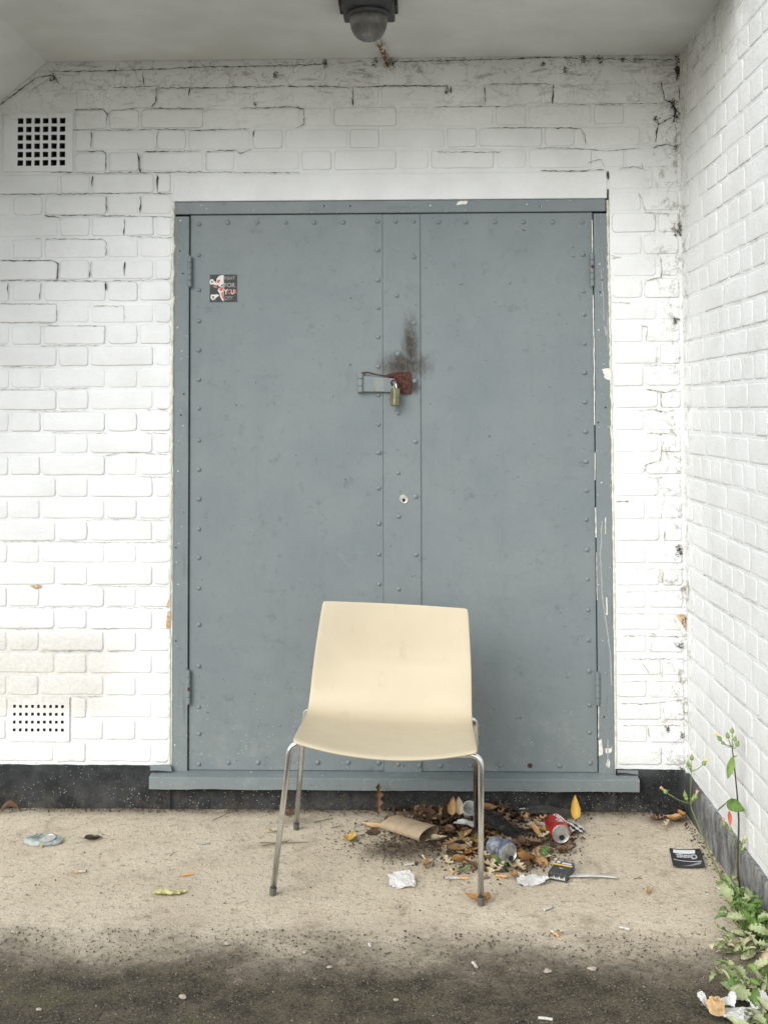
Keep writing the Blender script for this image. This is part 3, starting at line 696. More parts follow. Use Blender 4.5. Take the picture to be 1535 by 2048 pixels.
def hinge(x, y0, y1):
    a, b = W(x, y1), W(x, y0); L = b.z-a.z; h = bpy.data.objects.new('hinge', None)
    mb = PB(); segs = 5
    for i in range(segs):
        z0_ = a.z+L*i/segs+.0006; z1_ = a.z+L*(i+1)/segs-.0006
        mb.lathe([(.0001, z0_), (.0064, z0_), (.0072, z0_+.0010), (.0072, z1_-.0010), (.0064, z1_), (.0001, z1_)], 12, M=Matrix.Translation((a.x, .001, 0)))
    mb.lathe([(.0001, a.z-.004), (.0034, a.z-.003), (.0034, b.z+.003), (.0001, b.z+.004)], 8, M=Matrix.Translation((a.x, .001, 0)))
    return mb.build('hinge', m_rivet, door, smooth=False, bevel=0)
for q in ((379.5, 513, 573), (376.5, 1341, 1408), (1183.5, 507, 572), (1195, 1345, 1410)): hinge(*q)
for (x, y) in ((1184, 533), (377, 1378)):
    p = W(x, y, -.006); mb = PB(); mb.lathe([(.0001, -.006), (.0035, -.005), (.0035, .005), (.0001, .006)], 8, M=Matrix.Translation(p)); mb.build('rusty_pin', m_rust, door)
# paint chips, runs and the pale line of undercoat along the right gap
def chip(pts, seed, Y, name='paint_chip', parent=door, mat=m_whitechip):
    o = blob(pts, Y, mat, name, None, .0006, seed, -.0001); o.parent = parent
    for v in o.data.vertices: v.co.x -= dx_; v.co.z -= dz_
    return o
chip([(1203,738),(1220,736),(1222,760),(1208,757),(1207,748)], 1, .003); chip([(915,404),(920,402),(935,402),(931,409),(912,410)], 2, .002)
chip([(1196,1481),(1203,1478),(1204,1510),(1196,1511)], 3, .003); chip([(1209,1498),(1222,1496),(1222,1505),(1211,1507)], 4, .003); chip([(1214,1515),(1219,1522),(1217,1536),(1211,1530)], 5, .003); chip([(1206,650),(1211,654),(1216,668),(1209,672)], 6, .003, mat=m_stg)
for i, (pts, wd, mt) in enumerate([([(1183,440),(1184,505)],2.0,m_whitechip), ([(1185,590),(1187,700),(1188,850)],1.8,m_whitechip), ([(1189,905),(1189,960)],1.6,m_whitechip), ([(1190,1015),(1191,1075)],2.2,m_whitechip), ([(1192,1105),(1193,1200)],1.2,m_whitechip), ([(1196,1412),(1196,1475)],1.6,m_whitechip),
        ([(1203,1042),(1200,1110),(1203,1190),(1212,1250),(1220,1310),(1222,1370)],2.4,m_stg), ([(1210,1035),(1210,1068)],1.4,m_whitechip), ([(1212,1195),(1213,1230)],2.4,m_whitechip), ([(1201,540),(1206,600),(1207,640)],1.8,m_stg), ([(1213,625),(1215,700)],1.4,m_stg), ([(1215,1480),(1214,1535)],3,m_stg), ([(390,1533),(378,1200)],.01,m_stg)][:-1]):
    o = ribbon('paint_run', pts, wd, .0026 if i > 5 else .0022, mt, None, i, .0005); o.parent = door
    for v in o.data.vertices: v.co.x -= dx_; v.co.z -= dz_
for i, (x, y) in enumerate([(361,441),(360,502),(366,547),(355,655),(368,788),(362,830),(356,942),(352,1095),(352,1282),(350,1490),(648,412),(1079,413),(1198,528),(1203,560),(1199,584),(1196,660),(1195,845),(1207,1434),(860,411),(700,412),(1210,815)]):
    p = W(x, y, .0019 if y < 420 else .0029); mb = PB(); mb.lathe([(.0001, 0), (.0026, 0), (.0030, .0006), (.0022, .0012), (.0001, .0006)], 8, M=Matrix.Translation(p) @ Matrix.Rotation(math.pi/2, 4, 'X')); mb.build('screw_head', m_black if i % 3 else m_nickel, door)
# keyhole
p = W(807, 998, YD-.0047); mb = PB(); MM = Matrix.Translation(p) @ Matrix.Rotation(math.pi/2, 4, 'X')
mb.lathe([(.0001, 0), (.0150, 0), (.0152, .0014), (.0138, .0026), (.0128, .0022), (.0118, .0022), (.0110, .0028), (.0001, .0028)], 28, M=MM)
kh = mb.build('lock_cylinder', m_nickel, door, smooth=False)
mb = PB(); mb.lathe([(.0001, .0031), (.0052, .0031)], 14, M=MM @ Matrix.Translation((0, -.003, 0)) @ Matrix.Identity(4))
mb.box((p.x-.0021, p.y-.0031, p.z-.010), (p.x+.0021, p.y-.0029, p.z+.002)); mb.v = [(v[0], v[1]-.0001, v[2]) for v in mb.v]
ko = mb.build('keyhole', m_black, kh)
# hasp
def P3(x, y, Y): q = W(x, y, Y); return q
def plate(pts, Y0, Y1, mat, name, parent, bevel=.0008):
    n = len(pts); q = [W(x, y, Y0) for x, y in pts]+[W(x, y, Y1) for x, y in pts]
    mb = PB(); mb.add(q, [tuple(range(n)), tuple(range(n, 2*n))[::-1]]+[(i, i+n, (i+1) % n+n, (i+1) % n) for i in range(n)]); 
    return mb.build(name, mat, parent, bevel=bevel)
hasp = plate([(726,783),(726,752),(745,753),(766,755),(788,757),(795,766),(795,784)], -.004, -.0005, m_rivet, 'hasp', door)
plate([(748,783),(748,755),(766,756),(768,783)], -.0046, -.0040, m_rustpaint, 'rust_bleed', hasp, 0)
plate([(714,786),(714,746),(727,744),(730,786)], .004, .011, m_rivet, 'hasp_back_plate', hasp)
mb = PB()
for (y0, y1) in ((747, 757), (758, 772), (773, 784)):
    a, b = W(721, y1, -.001), W(721, y0, -.001); mb.lathe([(.0001, a.z), (.0098, a.z), (.0105, a.z+.001), (.0105, b.z-.001), (.0098, b.z), (.0001, b.z)], 14, M=Matrix.Translation((a.x, -.001, 0)))
mb.build('hasp_knuckle', m_rivet, hasp, smooth=False)
plate([(771,750),(787,745),(817,743),(821,746),(822,786),(812,789),(790,783),(783,760)], -.0005, .0072, m_rust, 'staple_plate', hasp, .001)
ribbon_ = [W(x, y, -.0052) for x, y in [(722,746),(736,745),(752,749),(770,752),(786,753)]]
mb = PB(); mb.tube(catmull(ribbon_, 5), [.0022+.0012*abs(noise.noise((i*.9, 0, 0))) for i in range(21)], 6); mb.build('rusty_edge', m_rust, hasp)
mb = PB(); mb.tube([W(788, 752, -.006), W(797, 770, -.009), W(807, 789, -.006)], .0026, 6); mb.build('bent_pin', m_rust, hasp)
mb = PB(); mb.tube(catmull([W(784, 771, -.004), W(782, 764, -.012), W(788, 760, -.019), W(795, 763, -.016), W(797, 771, -.006)], 5), .0026, 8); mb.build('staple', m_rust, hasp)
for (x, y, r_) in ((808, 758, .003), (812, 776, .004), (801, 771, .0035)):
    p = W(x, y, -.0008); mb = PB(); mb.lathe([(.0001, .001), (r_, .0008), (r_, 0)], 10, M=Matrix.Translation(p) @ Matrix.Rotation(math.pi/2, 4, 'X')); mb.build('bolt_hole', m_black, hasp)
# padlock hangs from the staple
pl = W(790, 812, -.022); lock = thing('padlock', 'weathered brass padlock hanging edge on from the rusty hasp', 'padlock', (pl.x, -.022, pl.z))
mb = MB(); hgt = .060; ww = .0125; dp = .017
prof = [(-ww, -dp*.75), (-ww*.6, -dp), (ww*.6, -dp), (ww, -dp*.75), (ww, dp*.75), (ww*.6, dp), (-ww*.6, dp), (-ww, dp*.75)]
prof = [(x, y*.9+.002) for x, y in prof]; n = len(prof)
vs = [(x*s, y*s, z) for (z, s) in ((0, .8), (.003, 1), (.026, 1), (.027, .93), (.029, .93), (.030, 1), (hgt-.003, 1), (hgt, .85)) for x, y in prof]
fs = [(j*n+i, j*n+(i+1) % n, (j+1)*n+(i+1) % n, (j+1)*n+i) for j in range(7) for i in range(n)]+[tuple(range(n))[::-1], tuple(7*n+i for i in range(n))]
mb.add(vs, fs); lb = mb.build('lock_body', m_brass, lock); lb.rotation_euler = (0, math.radians(1.5), math.radians(28))
mb = MB(); mb.tube(catmull([(0, -.008, hgt-.002), (0, -.008, hgt+.008), (0, -.002, hgt+.017), (0, .006, hgt+.014), (0, .010, hgt-.002)], 5), .003, 8); sh = mb.build('shackle', m_nickel, lock, smooth=True); sh.rotation_euler = (0, 0, math.radians(28))
# sill
s0, s1 = W(298, 1570, -.045), W(1278, 1570, -.045); zt_, zb_ = W(700, 1556, -.045)[2], W(700, 1581, -.045)[2]
sill = thing('door_sill', 'long grey painted timber sill under the double doors', 'sill', (s0.x, -.045, zb_)); mb = MB(); n = 60; L = s1.x-s0.x
vs = []
for i in range(n+1):
    x = L*i/n; a = .0012*noise.noise((x*9, 1, 1)); b = .0022*noise.noise((x*7, 4, 1))+.0015*noise.noise((x*40, 4, 1)); sg = .006*(i/n)
    vs += [(x, 0, b-0), (x, -.001+a, zt_-zb_-.003), (x, .003+a, zt_-zb_+a), (x, .0450, ZS-zb_+.0015), (x, .10, ZS-zb_+.0015), (x, .0352, b)]
fs = [(6*i+k, 6*i+6+k, 6*i+6+(k+1) % 6, 6*i+(k+1) % 6) for i in range(n) for k in range(6)]+[(0, 1, 2, 3, 4, 5), tuple(6*n+k for k in (5, 4, 3, 2, 1, 0))]
# the end blocks beside the frame sit on the plinth; the deeper part only spans the opening
vs = [(v[0], min(v[1], .045+.0325), v[2]) for v in vs]; mb.add(vs, fs); mb.build('board', m_head, sill, bevel=.0006)
# strip of grey paint brushed on the wall foot left and right of the frame
chip([(300,1541),(300,1530),(341,1529),(343,1543)], 11, -.0142, 'grey_paint_patch', None, m_rivet).parent = door
chip([(1234,1545),(1234,1540),(1276,1541),(1276,1549)], 12, -.0142, 'grey_paint_patch', None, m_rivet).parent = door

# ------------------------------------------------------------------ sticker
def text_mesh(body, size, mat, ext=.0002, shear=0, sx=1, off=0):
    cu = bpy.data.curves.new('text', 'FONT'); cu.body = body; cu.size = size; cu.extrude = ext; cu.shear = shear; cu.align_x = 'LEFT'; cu.offset = off; cu.resolution_u = 3
    o = bpy.data.objects.new('text', cu); COL.objects.link(o); bpy.context.view_layer.update()
    me = bpy.data.meshes.new_from_object(o.evaluated_get(bpy.context.evaluated_depsgraph_get())); bpy.data.objects.remove(o); bpy.data.curves.remove(cu)
    me.materials.clear(); me.materials.append(mat)
    for v in me.vertices: v.co.x *= sx
    return me
a, b = W(419.5, 604.5, YD), W(474.5, 549, YD); SW, SH = b.x-a.x, b.z-a.z; u = SW/55
stk = thing('sticker', 'small square black sticker with half skull and crossbones and slogan', 'sticker', (a.x, YD-.0002, a.z))
mb = MB(); mb.box((0, -.0004, 0), (SW, 0, SH)); mb.build('backing', m_stick, stk)
def flat(name, pts, mat, d=.0007):            # outlines given in sticker pixels, y down
    n = len(pts); v = [(x*u, -d, (55-y)*u) for x, y in pts]+[(x*u, -.0004, (55-y)*u) for x, y in pts]
    return link(name, mesh(v, [tuple(range(n)), ]+[(i, (i+1) % n, (i+1) % n+n, i+n) for i in range(n)], mat), stk)
flat('skull_half', [(28,1),(28,20),(24,22),(20,24),(17,22),(15,18),(13,14),(14,8),(18,3),(23,1)], m_stw)
flat('skull_half', [(28,20),(28,54),(24,50),(21,44),(20,38),(16,32),(18,27),(24,23)], m_stw)
flat('eye_socket', [(15,11),(20,9),(21,13),(18,17),(15,16)], m_sto, .0009); flat('nose_hole', [(22,21),(27,19),(26,24)], m_stick, .0009)
flat('teeth', [(19,26),(27,24),(27,31),(23,33),(20,32)], m_sto, .0009); flat('jaw_streak', [(22,36),(27,34),(28,50),(25,46)], m_sto, .0009)
for (pts, mt) in (([(0,13),(2,9),(6,9),(9,13),(16,18),(14,22),(7,19),(2,20),(0,17)], m_stw), ([(2,42),(4,39),(9,40),(16,39),(19,42),(14,45),(9,50),(5,51),(2,47)], m_stw)): flat('bone', pts, mt)
flat('bone_shade', [(5,21),(14,23),(15,27),(9,26)], m_sto, .0009); flat('bone_hollow', [(3,13),(5,12),(7,15),(4,17)], m_stick, .0009); flat('bone_hollow', [(5,43),(9,43),(8,48),(6,48)], m_stick, .0009)
def stext(body, x, y, size, mat, sx=1, off=0, sh=0):
    me = text_mesh(body, size*u, mat, .0001, sh, sx, off); o = link('lettering', me, stk, (x*u, -.0007, (55-y)*u), (math.pi/2, 0, 0)); return o
stext('FIGHT', 29, 10, 9, m_stg, .85); stext('FOR', 29, 25, 12, m_stg, .95, .3*u*.4); stext('Y', 29, 39, 14, m_stw, .85, .35*u); stext('O', 36, 38, 12, m_sto, .75, .35*u); stext('U', 42, 39, 13, m_stw, .78, .35*u); stext('R', 49, 38, 11.5, m_sto, .7, .35*u); stext('CITY', 29, 50, 9.5, m_stg, .8, 0, .2)

# ------------------------------------------------------------------ bulkhead lamp on the soffit, with its conduit
lc = G(738, 20, ZCEIL); lamp = thing('bulkhead_lamp', 'dirty ribbed glass bulkhead lamp on a grey base under the soffit', 'lamp', (lc.x, lc.y-.045, ZCEIL))
mb = MB(); n = 6
mb.box((-.078, -.085, -.028), (.078, .082, -.0003)); mb.build('base', m_lampbase, lamp, bevel=.006)
for (x0, x1) in ((-.088, -.0785), (.0785, .088)): mb = MB(); mb.box((x0, -.052, -.0135), (x1, .044, -.001)); mb.build('lug', m_lampbase, lamp, bevel=.002)
mb = MB(); mb.lathe([(.001, -.0285), (.062, -.0285), (.064, -.034), (.060, -.040), (.055, -.0405)], 40, M=Matrix.Translation((0, -.006, 0))); mb.build('collar', m_lampbase, lamp, smooth=True)
mb = MB(); pr = [(.0555, -.030), (.0565, -.045), (.0560, -.058), (.0530, -.074), (.0465, -.089), (.0370, -.101), (.0240, -.109), (.0110, -.1125), (.0001, -.1132)]
mb.lathe(pr, 60); gl = mb.build('glass_dome', m_glass, lamp, smooth=True, loc=(0, -.006, 0))
mb = MB(); mb.lathe([(r*.8, z*.9-.001) for r, z in pr], 24, M=Matrix.Translation((0, -.006, 0))); mb.build('inner_reflector', plain('tarnished_reflector', (.16, .15, .11), .4, .6, c2=(.08, .07, .05), sc=50), lamp, smooth=True)
for (x, y) in ((-.083, -.04), (-.083, .028), (.083, .035), (.083, -.04)): mb = MB(); mb.lathe([(.0001, -.017), (.004, -.0165), (.0045, -.013)], 8, M=Matrix.Translation((x, y, 0))); mb.build('screw', m_rust, lamp)
q = [Vector((lamp.location.x+.012, lamp.location.y+.06, ZCEIL-.0085)), G(757, 82, ZCEIL-.0085), G(766, 104, ZCEIL-.0085), G(772, 119, ZCEIL-.0085), Vector((G(774, 124, ZCEIL-.01).x, -.010, ZCEIL-.020)), Vector((G(775, 124, ZCEIL).x, -.0075, ZCEIL-.036))]
cd = thing('conduit_pipe', 'short white conduit streaked with rust between the lamp and the wall', 'pipe', tuple(q[0])); mb = MB(); mb.tube([p-q[0] for p in catmull(q, 4)], .0082, 12); mb.build('pipe', m_rustwhite, cd, smooth=True)
mb = MB(); pm = (q[1]+q[2])/2-q[0]; mb.box((pm.x-.017, pm.y-.006, -.006), (pm.x+.017, pm.y+.006, .0082)); mb.build('saddle_clip', m_ceil, cd, bevel=.001)

# ------------------------------------------------------------------ chair
CX, CY_, CYAW, CROLL = -.1052, -.7651, -.0143, .048
chair = thing('chair', 'beige moulded plastic chair with splayed stainless steel legs, alone before the doors', 'chair', (CX, CY_, 0), CYAW)
def cl(u_, d, h): c_, s_ = math.cos(CROLL), math.sin(CROLL); return Vector((u_*c_+h*s_, d, -u_*s_+h*c_))
PR = [(0, .4350, .2485), (.012, .4405, .2492), (.05, .4400, .2495), (.12, .4345, .250), (.20, .4275, .2505), (.28, .4200, .2508), (.34, .4165, .2506), (.378, .4225, .2503), (.400, .440, .2495), (.4145, .470, .2482), (.4225, .51, .2462), (.4315, .56, .2430), (.441, .61, .2390), (.450, .66, .2345), (.4595, .71, .2296), (.4655, .7289+.008, .2265)]
prof = catmull([Vector(p) for p in PR], 4); nu = 32; vs = []
for i, p in enumerate(prof):
    t = i/(len(prof)-1); d, h, hw = p
    for j in range(nu+1):
        a = -1+2*j/nu; e = 1-a*a
        sf = max(0, 1-d/.34); seat = max(0, min(1, (.43-d)/.08)) if h < .46 else 0
        bk = max(0, min(1, (h-.44)/.12)); wv = a*hw
        dd = d-.0204*e*max(0, 1-d/.15)*(1 if h < .46 else 0)+.026*e*bk*(1-.35*max(0, (h-.6)/.14))
        hh = h-(.010+.0155*sf)*e*seat
        vs.append(cl(wv, dd, hh))
fs = [(i*(nu+1)+j, i*(nu+1)+j+1, (i+1)*(nu+1)+j+1, (i+1)*(nu+1)+j) for i in range(len(prof)-1) for j in range(nu)]
# soften the four corners
def corner(i0, j0, si, sj, R=.014):
    c0 = Vector(vs[i0*(nu+1)+j0])
    for di in range(0, 5):
        for dj in range(0, 3):
            k = (i0+si*di)*(nu+1)+j0+sj*dj; v = vs[k]; l = (v-c0).length
            if l < R and (di == 0 or dj == 0): vs[k] = v+(vs[(i0+si*3)*(nu+1)+j0+sj*2]-v)*(.07*(1-l/R))
E_ = len(prof)-1
corner(0, 0, 1, 1); corner(0, nu, 1, -1); corner(E_, 0, -1, 1); corner(E_, nu, -1, -1)
me = mesh(vs, fs, m_shell, True, 'shell'); sh = link('shell', me, chair)
so2 = sh.modifiers.new('solid', 'SOLIDIFY'); so2.thickness = .0062; so2.offset = -1
bv = sh.modifiers.new('bevel', 'BEVEL'); bv.width = .0022; bv.segments = 3; bv.limit_method = 'ANGLE'; bv.angle_limit = math.radians(60)
def leg(foot, bend, end, name='leg'):
    f, b_, e_ = [Vector(v) for v in (foot, bend, end)]
    # straight run from the foot, then an arc over towards the crossbar
    R = .035; d1 = (f-b_).normalized(); d2 = (e_-b_).normalized(); p1 = b_+d1*R; p2 = b_+d2*R
    arc = [(1-t)**2*p1+2*t*(1-t)*b_+t*t*p2 for t in [i/8 for i in range(9)]]
    s_ = f+(b_-f).normalized()*.010
    mb = MB(); mb.tube([s_]+arc+[e_], .0081, 14); o = mb.build(name, m_steel, chair, smooth=True)
    mb = MB(); mb.tube([Vector((f.x, f.y, .0005)), s_+(b_-f).normalized()*.012], [.0088, .0102], 12); mb.build('foot_cap', m_plasticcap, o, smooth=False)
    return o
hfL = .4200
FLb = cl(-.262, .055, .4190); FRb = cl(.262, .040, .4190)
leg((-.2955, .086, 0), FLb, cl(-.16, .075, .4040)); leg((.279, .044, 0), FRb, cl(.16, .065, .4040))
BLb = cl(-.264, .43, .412); BRb = cl(.264, .43, .414)
leg((-.2888, .5727, 0), BLb, cl(-.16, .33, .392)); leg((.285, .530, 0), BRb, cl(.16, .33, .392))
mb = MB(); mb.tube([cl(-.16, .075, .4040), cl(.16, .065, .4040)], .0093, 12); mb.build('crossbar', m_steel, chair, smooth=True)
mb = MB(); mb.tube([cl(-.16, .33, .392), cl(.16, .33, .392)], .0093, 12); mb.build('crossbar', m_steel, chair, smooth=True)
mb = MB()
for (x, y, h) in ((-.12, .07, .396), (.12, .07, .396), (-.12, .33, .384), (.12, .33, .384)):
    mb = MB(); p = cl(x, y, h); mb.box((p.x-.02, p.y-.014, p.z-.002), (p.x+.02, p.y+.014, p.z+.014)); mb.build('mounting_block', m_plasticcap, chair)

# ------------------------------------------------------------------ leaves
def leaf_mesh(kind, L, seed, mat, curl=.35, bend=.3, stem=True, n=None):
    r = random.Random(seed); n = n or {'oval': 12, 'oak': 30, 'weed': 22, 'lance': 10, 'dock': 12}[kind]; vs = []; fs = []
    asp = {'oval': .30, 'oak': .27, 'weed': .24, 'lance': .13, 'dock': .27}[kind]*r.uniform(.85, 1.15); ph = r.uniform(0, 6); sc = seed*3.7
    for i in range(n+1):
        t = i/n
        if kind == 'oak': w_ = asp*math.sin(math.pi*min(1, t**.75*.97+.03))**.6*(.66+.36*math.cos(2*math.pi*(t*4.0)+2.6))*(.55+.75*t if t < .75 else 1.1)
        elif kind == 'weed': w_ = asp*math.sin(math.pi*min(1, t*.98+.02))**.55*(.60+.42*((t*5.5) % 1.0))
        elif kind == 'dock': w_ = asp*(math.sin(math.pi*t**.62)**.8)
        else: w_ = asp*math.sin(math.pi*t**.85)**.85
        w_ = max(w_, .004)*L; x = L*t
        for s in (-1, -.5, 0, .5, 1):
            ww = w_*s*(1+.10*noise.noise((t*6, s*2, sc))); a = curl*abs(s)**1.5
            z = abs(ww)*math.sin(a)*1.3+bend*L*(t-.5)**2*1.4+L*.055*noise.noise((t*4, s*1.5, sc+2))+(-.02*L if s == 0 else 0)+L*.02*noise.noise((t*14, s*4, sc+5))
            vs.append((x-L/2, ww*math.cos(a), z))
    fs = [(5*i+k, 5*i+5+k, 5*i+6+k, 5*i+1+k) for i in range(n) for k in range(4)]
    z0 = min(v[2] for v in vs)
    vs = [(a, b, c-z0) for a, b, c in vs]
    if stem:
        m2 = MB(); e = Vector(vs[2]); ln = L*r.uniform(.15, .35)
        m2.tube([e+Vector((.002, 0, 0)), e+Vector((-ln*.5, ln*.1, L*.02)), e+Vector((-ln, ln*.25, 0))], [.0007, .0006, .0009], 4)
        b = len(vs); vs += m2.v; fs += [tuple(i+b for i in f) for f in m2.f]
    return mesh(vs, fs, mat, True, 'leaf')
def on_ground(o, z=0.0):                                # lowest point of a rotated thing rests at z
    R = o.rotation_euler.to_matrix(); o.location.z = z-min((R @ v.co).z for v in o.data.vertices)+.0005
def put_leaf(x, y, px_len, ang, kind, mat, label, curl=.4, bend=.3, tilt=(0, 0), z=0.0, name='fallen_leaf', group=None, seed=None):
    p = G(x, y, z); L = px_len/610*(1.0); me = leaf_mesh(kind, L, seed if seed is not None else rnd.randint(0, 9999), mat, curl, bend)
    o = link(name, me, None, p, (math.radians(tilt[0]), math.radians(tilt[1]), math.radians(ang))); on_ground(o, z)
    tag(o, label, 'leaf', group); return o
put_leaf(701, 1680, 42, 75, 'dock', L_yel, 'broad yellow leaf lying alone on the concrete beneath the chair', .5, .3, seed=3).scale = (1, 1.25, 1)
put_leaf(1147, 1647, 48, 82, 'dock', L_yel, 'golden yellow leaf propped upright against the wall foot above the red can', .9, .5, tilt=(12, -66), seed=5).scale = (.95, 1.15, 1)
put_leaf(955, 1802, 46, 160, 'dock', L_tan, 'tan leaf pinned beneath the front right chair foot', .8, .5, seed=8)
put_leaf(757, 1636, 58, 92, 'oak', L_brown, 'narrow withered brown oak leaf standing against the black plinth', .5, .15, tilt=(0, -74), seed=9).scale = (1.05, .8, 1)
put_leaf(746, 1656, 50, 160, 'lance', L_tan, 'rolled orange brown leaf left of the cardboard tube', 1.5, .4, seed=11).scale = (1, 1.4, 1)
put_leaf(1088, 1708, 46, 70, 'oak', L_green, 'fresh green lobed oak leaf between the red can and cigarette packet', .3, .3, z=.012, tilt=(8, 0), seed=12)
put_leaf(22, 1626, 40, 10, 'dock', L_brown, 'arched brown leaf at the far left by the plinth', 1.3, -.9, seed=13)
put_leaf(187, 1680, 36, 10, 'dock', L_dark, 'small dark grey brown leaf right of the flattened can', .6, .2, seed=14)
put_leaf(1296, 1787, 24, 60, 'oak', L_tan, 'little orange brown leaf on bare concrete below the black card', .9, .8, seed=15)
put_leaf(578, 1631, 42, 75, 'oak', L_brown, 'crumpled russet leaf behind the left rear chair leg', 1.2, .6, seed=16)
put_leaf(975, 1622, 44, 20, 'dock', L_tan, 'large orange tan leaf right of the plastic cup at the plinth', .9, .7, z=.020, tilt=(25, 5), seed=17)
put_leaf(1048, 1722, 46, 35, 'dock', L_tan, 'folded amber leaf touching the crushed silver can on its right', 1.1, .5, z=.012, tilt=(10, 20), seed=18)
put_leaf(905, 1636, 36, 78, 'dock', L_tan, 'upright orange leaf against the plinth left of the cup', .6, .2, z=.018, tilt=(0, -65), seed=19)
put_leaf(917, 1637, 34, 100, 'dock', L_pale, 'pale leaf tip upright beside the orange one at the plinth', .5, .2, z=.018, tilt=(0, -70), seed=20)
put_leaf(888, 1702, 36, 85, 'oak', L_pale, 'pale cream oak leaf at the front left of the litter heap', .5, .3, z=.006, seed=21)
put_leaf(908, 1683, 28, 50, 'oak', L_green, 'small bright green leaf above the cream oak leaf', .4, .2, z=.02, seed=22)
put_leaf(878, 1680, 34, 30, 'dock', L_pale, 'pinkish pale lobed leaf beside the mouth of the cardboard tube', .5, .2, z=.018, seed=23)
put_leaf(935, 1690, 26, 115, 'dock', L_pale, 'thin pale curled leaf left of the front right chair leg', .8, .3, z=.018, seed=24)
put_leaf(918, 1702, 48, 10, 'dock', L_brown, 'broad chestnut brown leaf in the front of the litter heap', .4, .25, z=.010, tilt=(6, 0), seed=25)
put_leaf(983, 1686, 36, 120, 'dock', L_tan, 'orange leaf lying between the chair leg and black bag', .6, .4, z=.022, seed=26)
put_leaf(1045, 1636, 34, 110, 'dock', L_tan, 'twisted orange leaf tucked behind the black bag', 1.2, .4, z=.02, tilt=(30, 0), seed=27)
put_leaf(1058, 1690, 46, 170, 'dock', L_brown, 'pale brown leaf left of the green oak leaf', .5, .3, z=.014, seed=28)
put_leaf(1132, 1703, 44, 20, 'oak', L_brown, 'reddish brown oak leaf just right of the red can front', .6, .4, z=.004, seed=29)
put_leaf(1080, 1662, 30, 140, 'dock', L_yel, 'small mustard leaf left of the red can', .6, .3, z=.016, seed=30)
put_leaf(925, 1722, 40, 15, 'dock', L_tan, 'caramel leaf at the front edge of the heap left of the chair leg', .7, .3, z=.004, seed=31)
put_leaf(1026, 1752, 30, 80, 'dock', L_tan, 'tan leaf below the crushed silver can', .6, .4, z=.004, seed=32)
put_leaf(1040, 1752, 22, 110, 'dock', L_pale, 'pale yellow leaf scrap left of the white tissue', .4, .4, z=.002, seed=33)
for i, (x, y, a, lb) in enumerate([(1315,1640,15,'flat brown leaf under the black plastic in the far corner'), (1345,1640,160,'tan leaf right of the black plastic in the far corner'), (1330,1652,60,'pale broken leaf in front of the black plastic in the far corner'), (1360,1632,100,'rusty leaf wedged into the meeting of both walls')]):
    put_leaf(x, y, 36, a, 'dock' if i % 2 else 'oak', (L_brown, L_tan, L_pale, L_tan)[i], lb, .7, .5, z=.004*i, seed=40+i)
put_leaf(456, 1592, 40, 80, 'dock', L_pale, 'papery cream leaf hanging below the sill on the left', .9, .3, tilt=(70, 15), z=.03, seed=44, name='dry_leaf')
# the heap: individual brown leaves, then the uncountable fragments
kinds = [('oak', L_brown, 'curled brown dead leaf in the litter heap under the doors'), ('dock', L_dark, 'dark rotting leaf in the litter heap under the doors'), ('oak', L_dark, 'dark rotting leaf in the litter heap under the doors'), ('dock', L_brown, 'curled brown dead leaf in the litter heap under the doors'),
    ('oak', L_tan, 'orange tan dead leaf in the front of the litter heap'), ('dock', L_tan, 'orange tan dead leaf in the front of the litter heap'), ('oak', L_pale, 'small pale straw coloured leaf in the front of the litter heap'), ('weed', L_green, 'small green leaf among the dead ones in the litter heap')]
protos = [[leaf_mesh(k, .060, 100+i*7+j, m_, .35, .28) for j in range(4)] for i, (k, m_, lb) in enumerate(kinds)]
for i in range(130):
    x = rnd.gauss(915, 62); y = rnd.gauss(1637, 16) if i < 55 else rnd.gauss(1690, 26)
    if i >= 55: x = rnd.gauss(1000, 70)
    if i >= 85: x, y = rnd.gauss(1000, 62), rnd.uniform(1672, 1740)
    if i >= 118: x, y = rnd.uniform(1040, 1140), rnd.uniform(1650, 1712)
    if not (845 < x < 1140 and 1612 < y < 1745): x, y = rnd.uniform(870, 1100), rnd.uniform(1618, 1700)
    q = rnd.choice((0, 3, 4, 5, 5, 6, 4, 4, 0, 5, 6, 7, 6, 5)) if i >= 55 else rnd.choice((1, 2, 2, 0)); h = rnd.uniform(.002, .030) if y < 1690 else rnd.uniform(.001, .012)
    o = link('dead_leaf', rnd.choice(protos[q]), None, G(x, y, h), (rnd.gauss(0, .32), rnd.gauss(0, .32), rnd.uniform(0, 6.3)))
    k = rnd.uniform(.7, 1.2); o.scale = (k, k, k)
    o.location.y = min(o.location.y, -.045); o.location.z = max(.001, h)
    tag(o, kinds[q][2], 'leaf', 'dead leaves heaped under the doors')
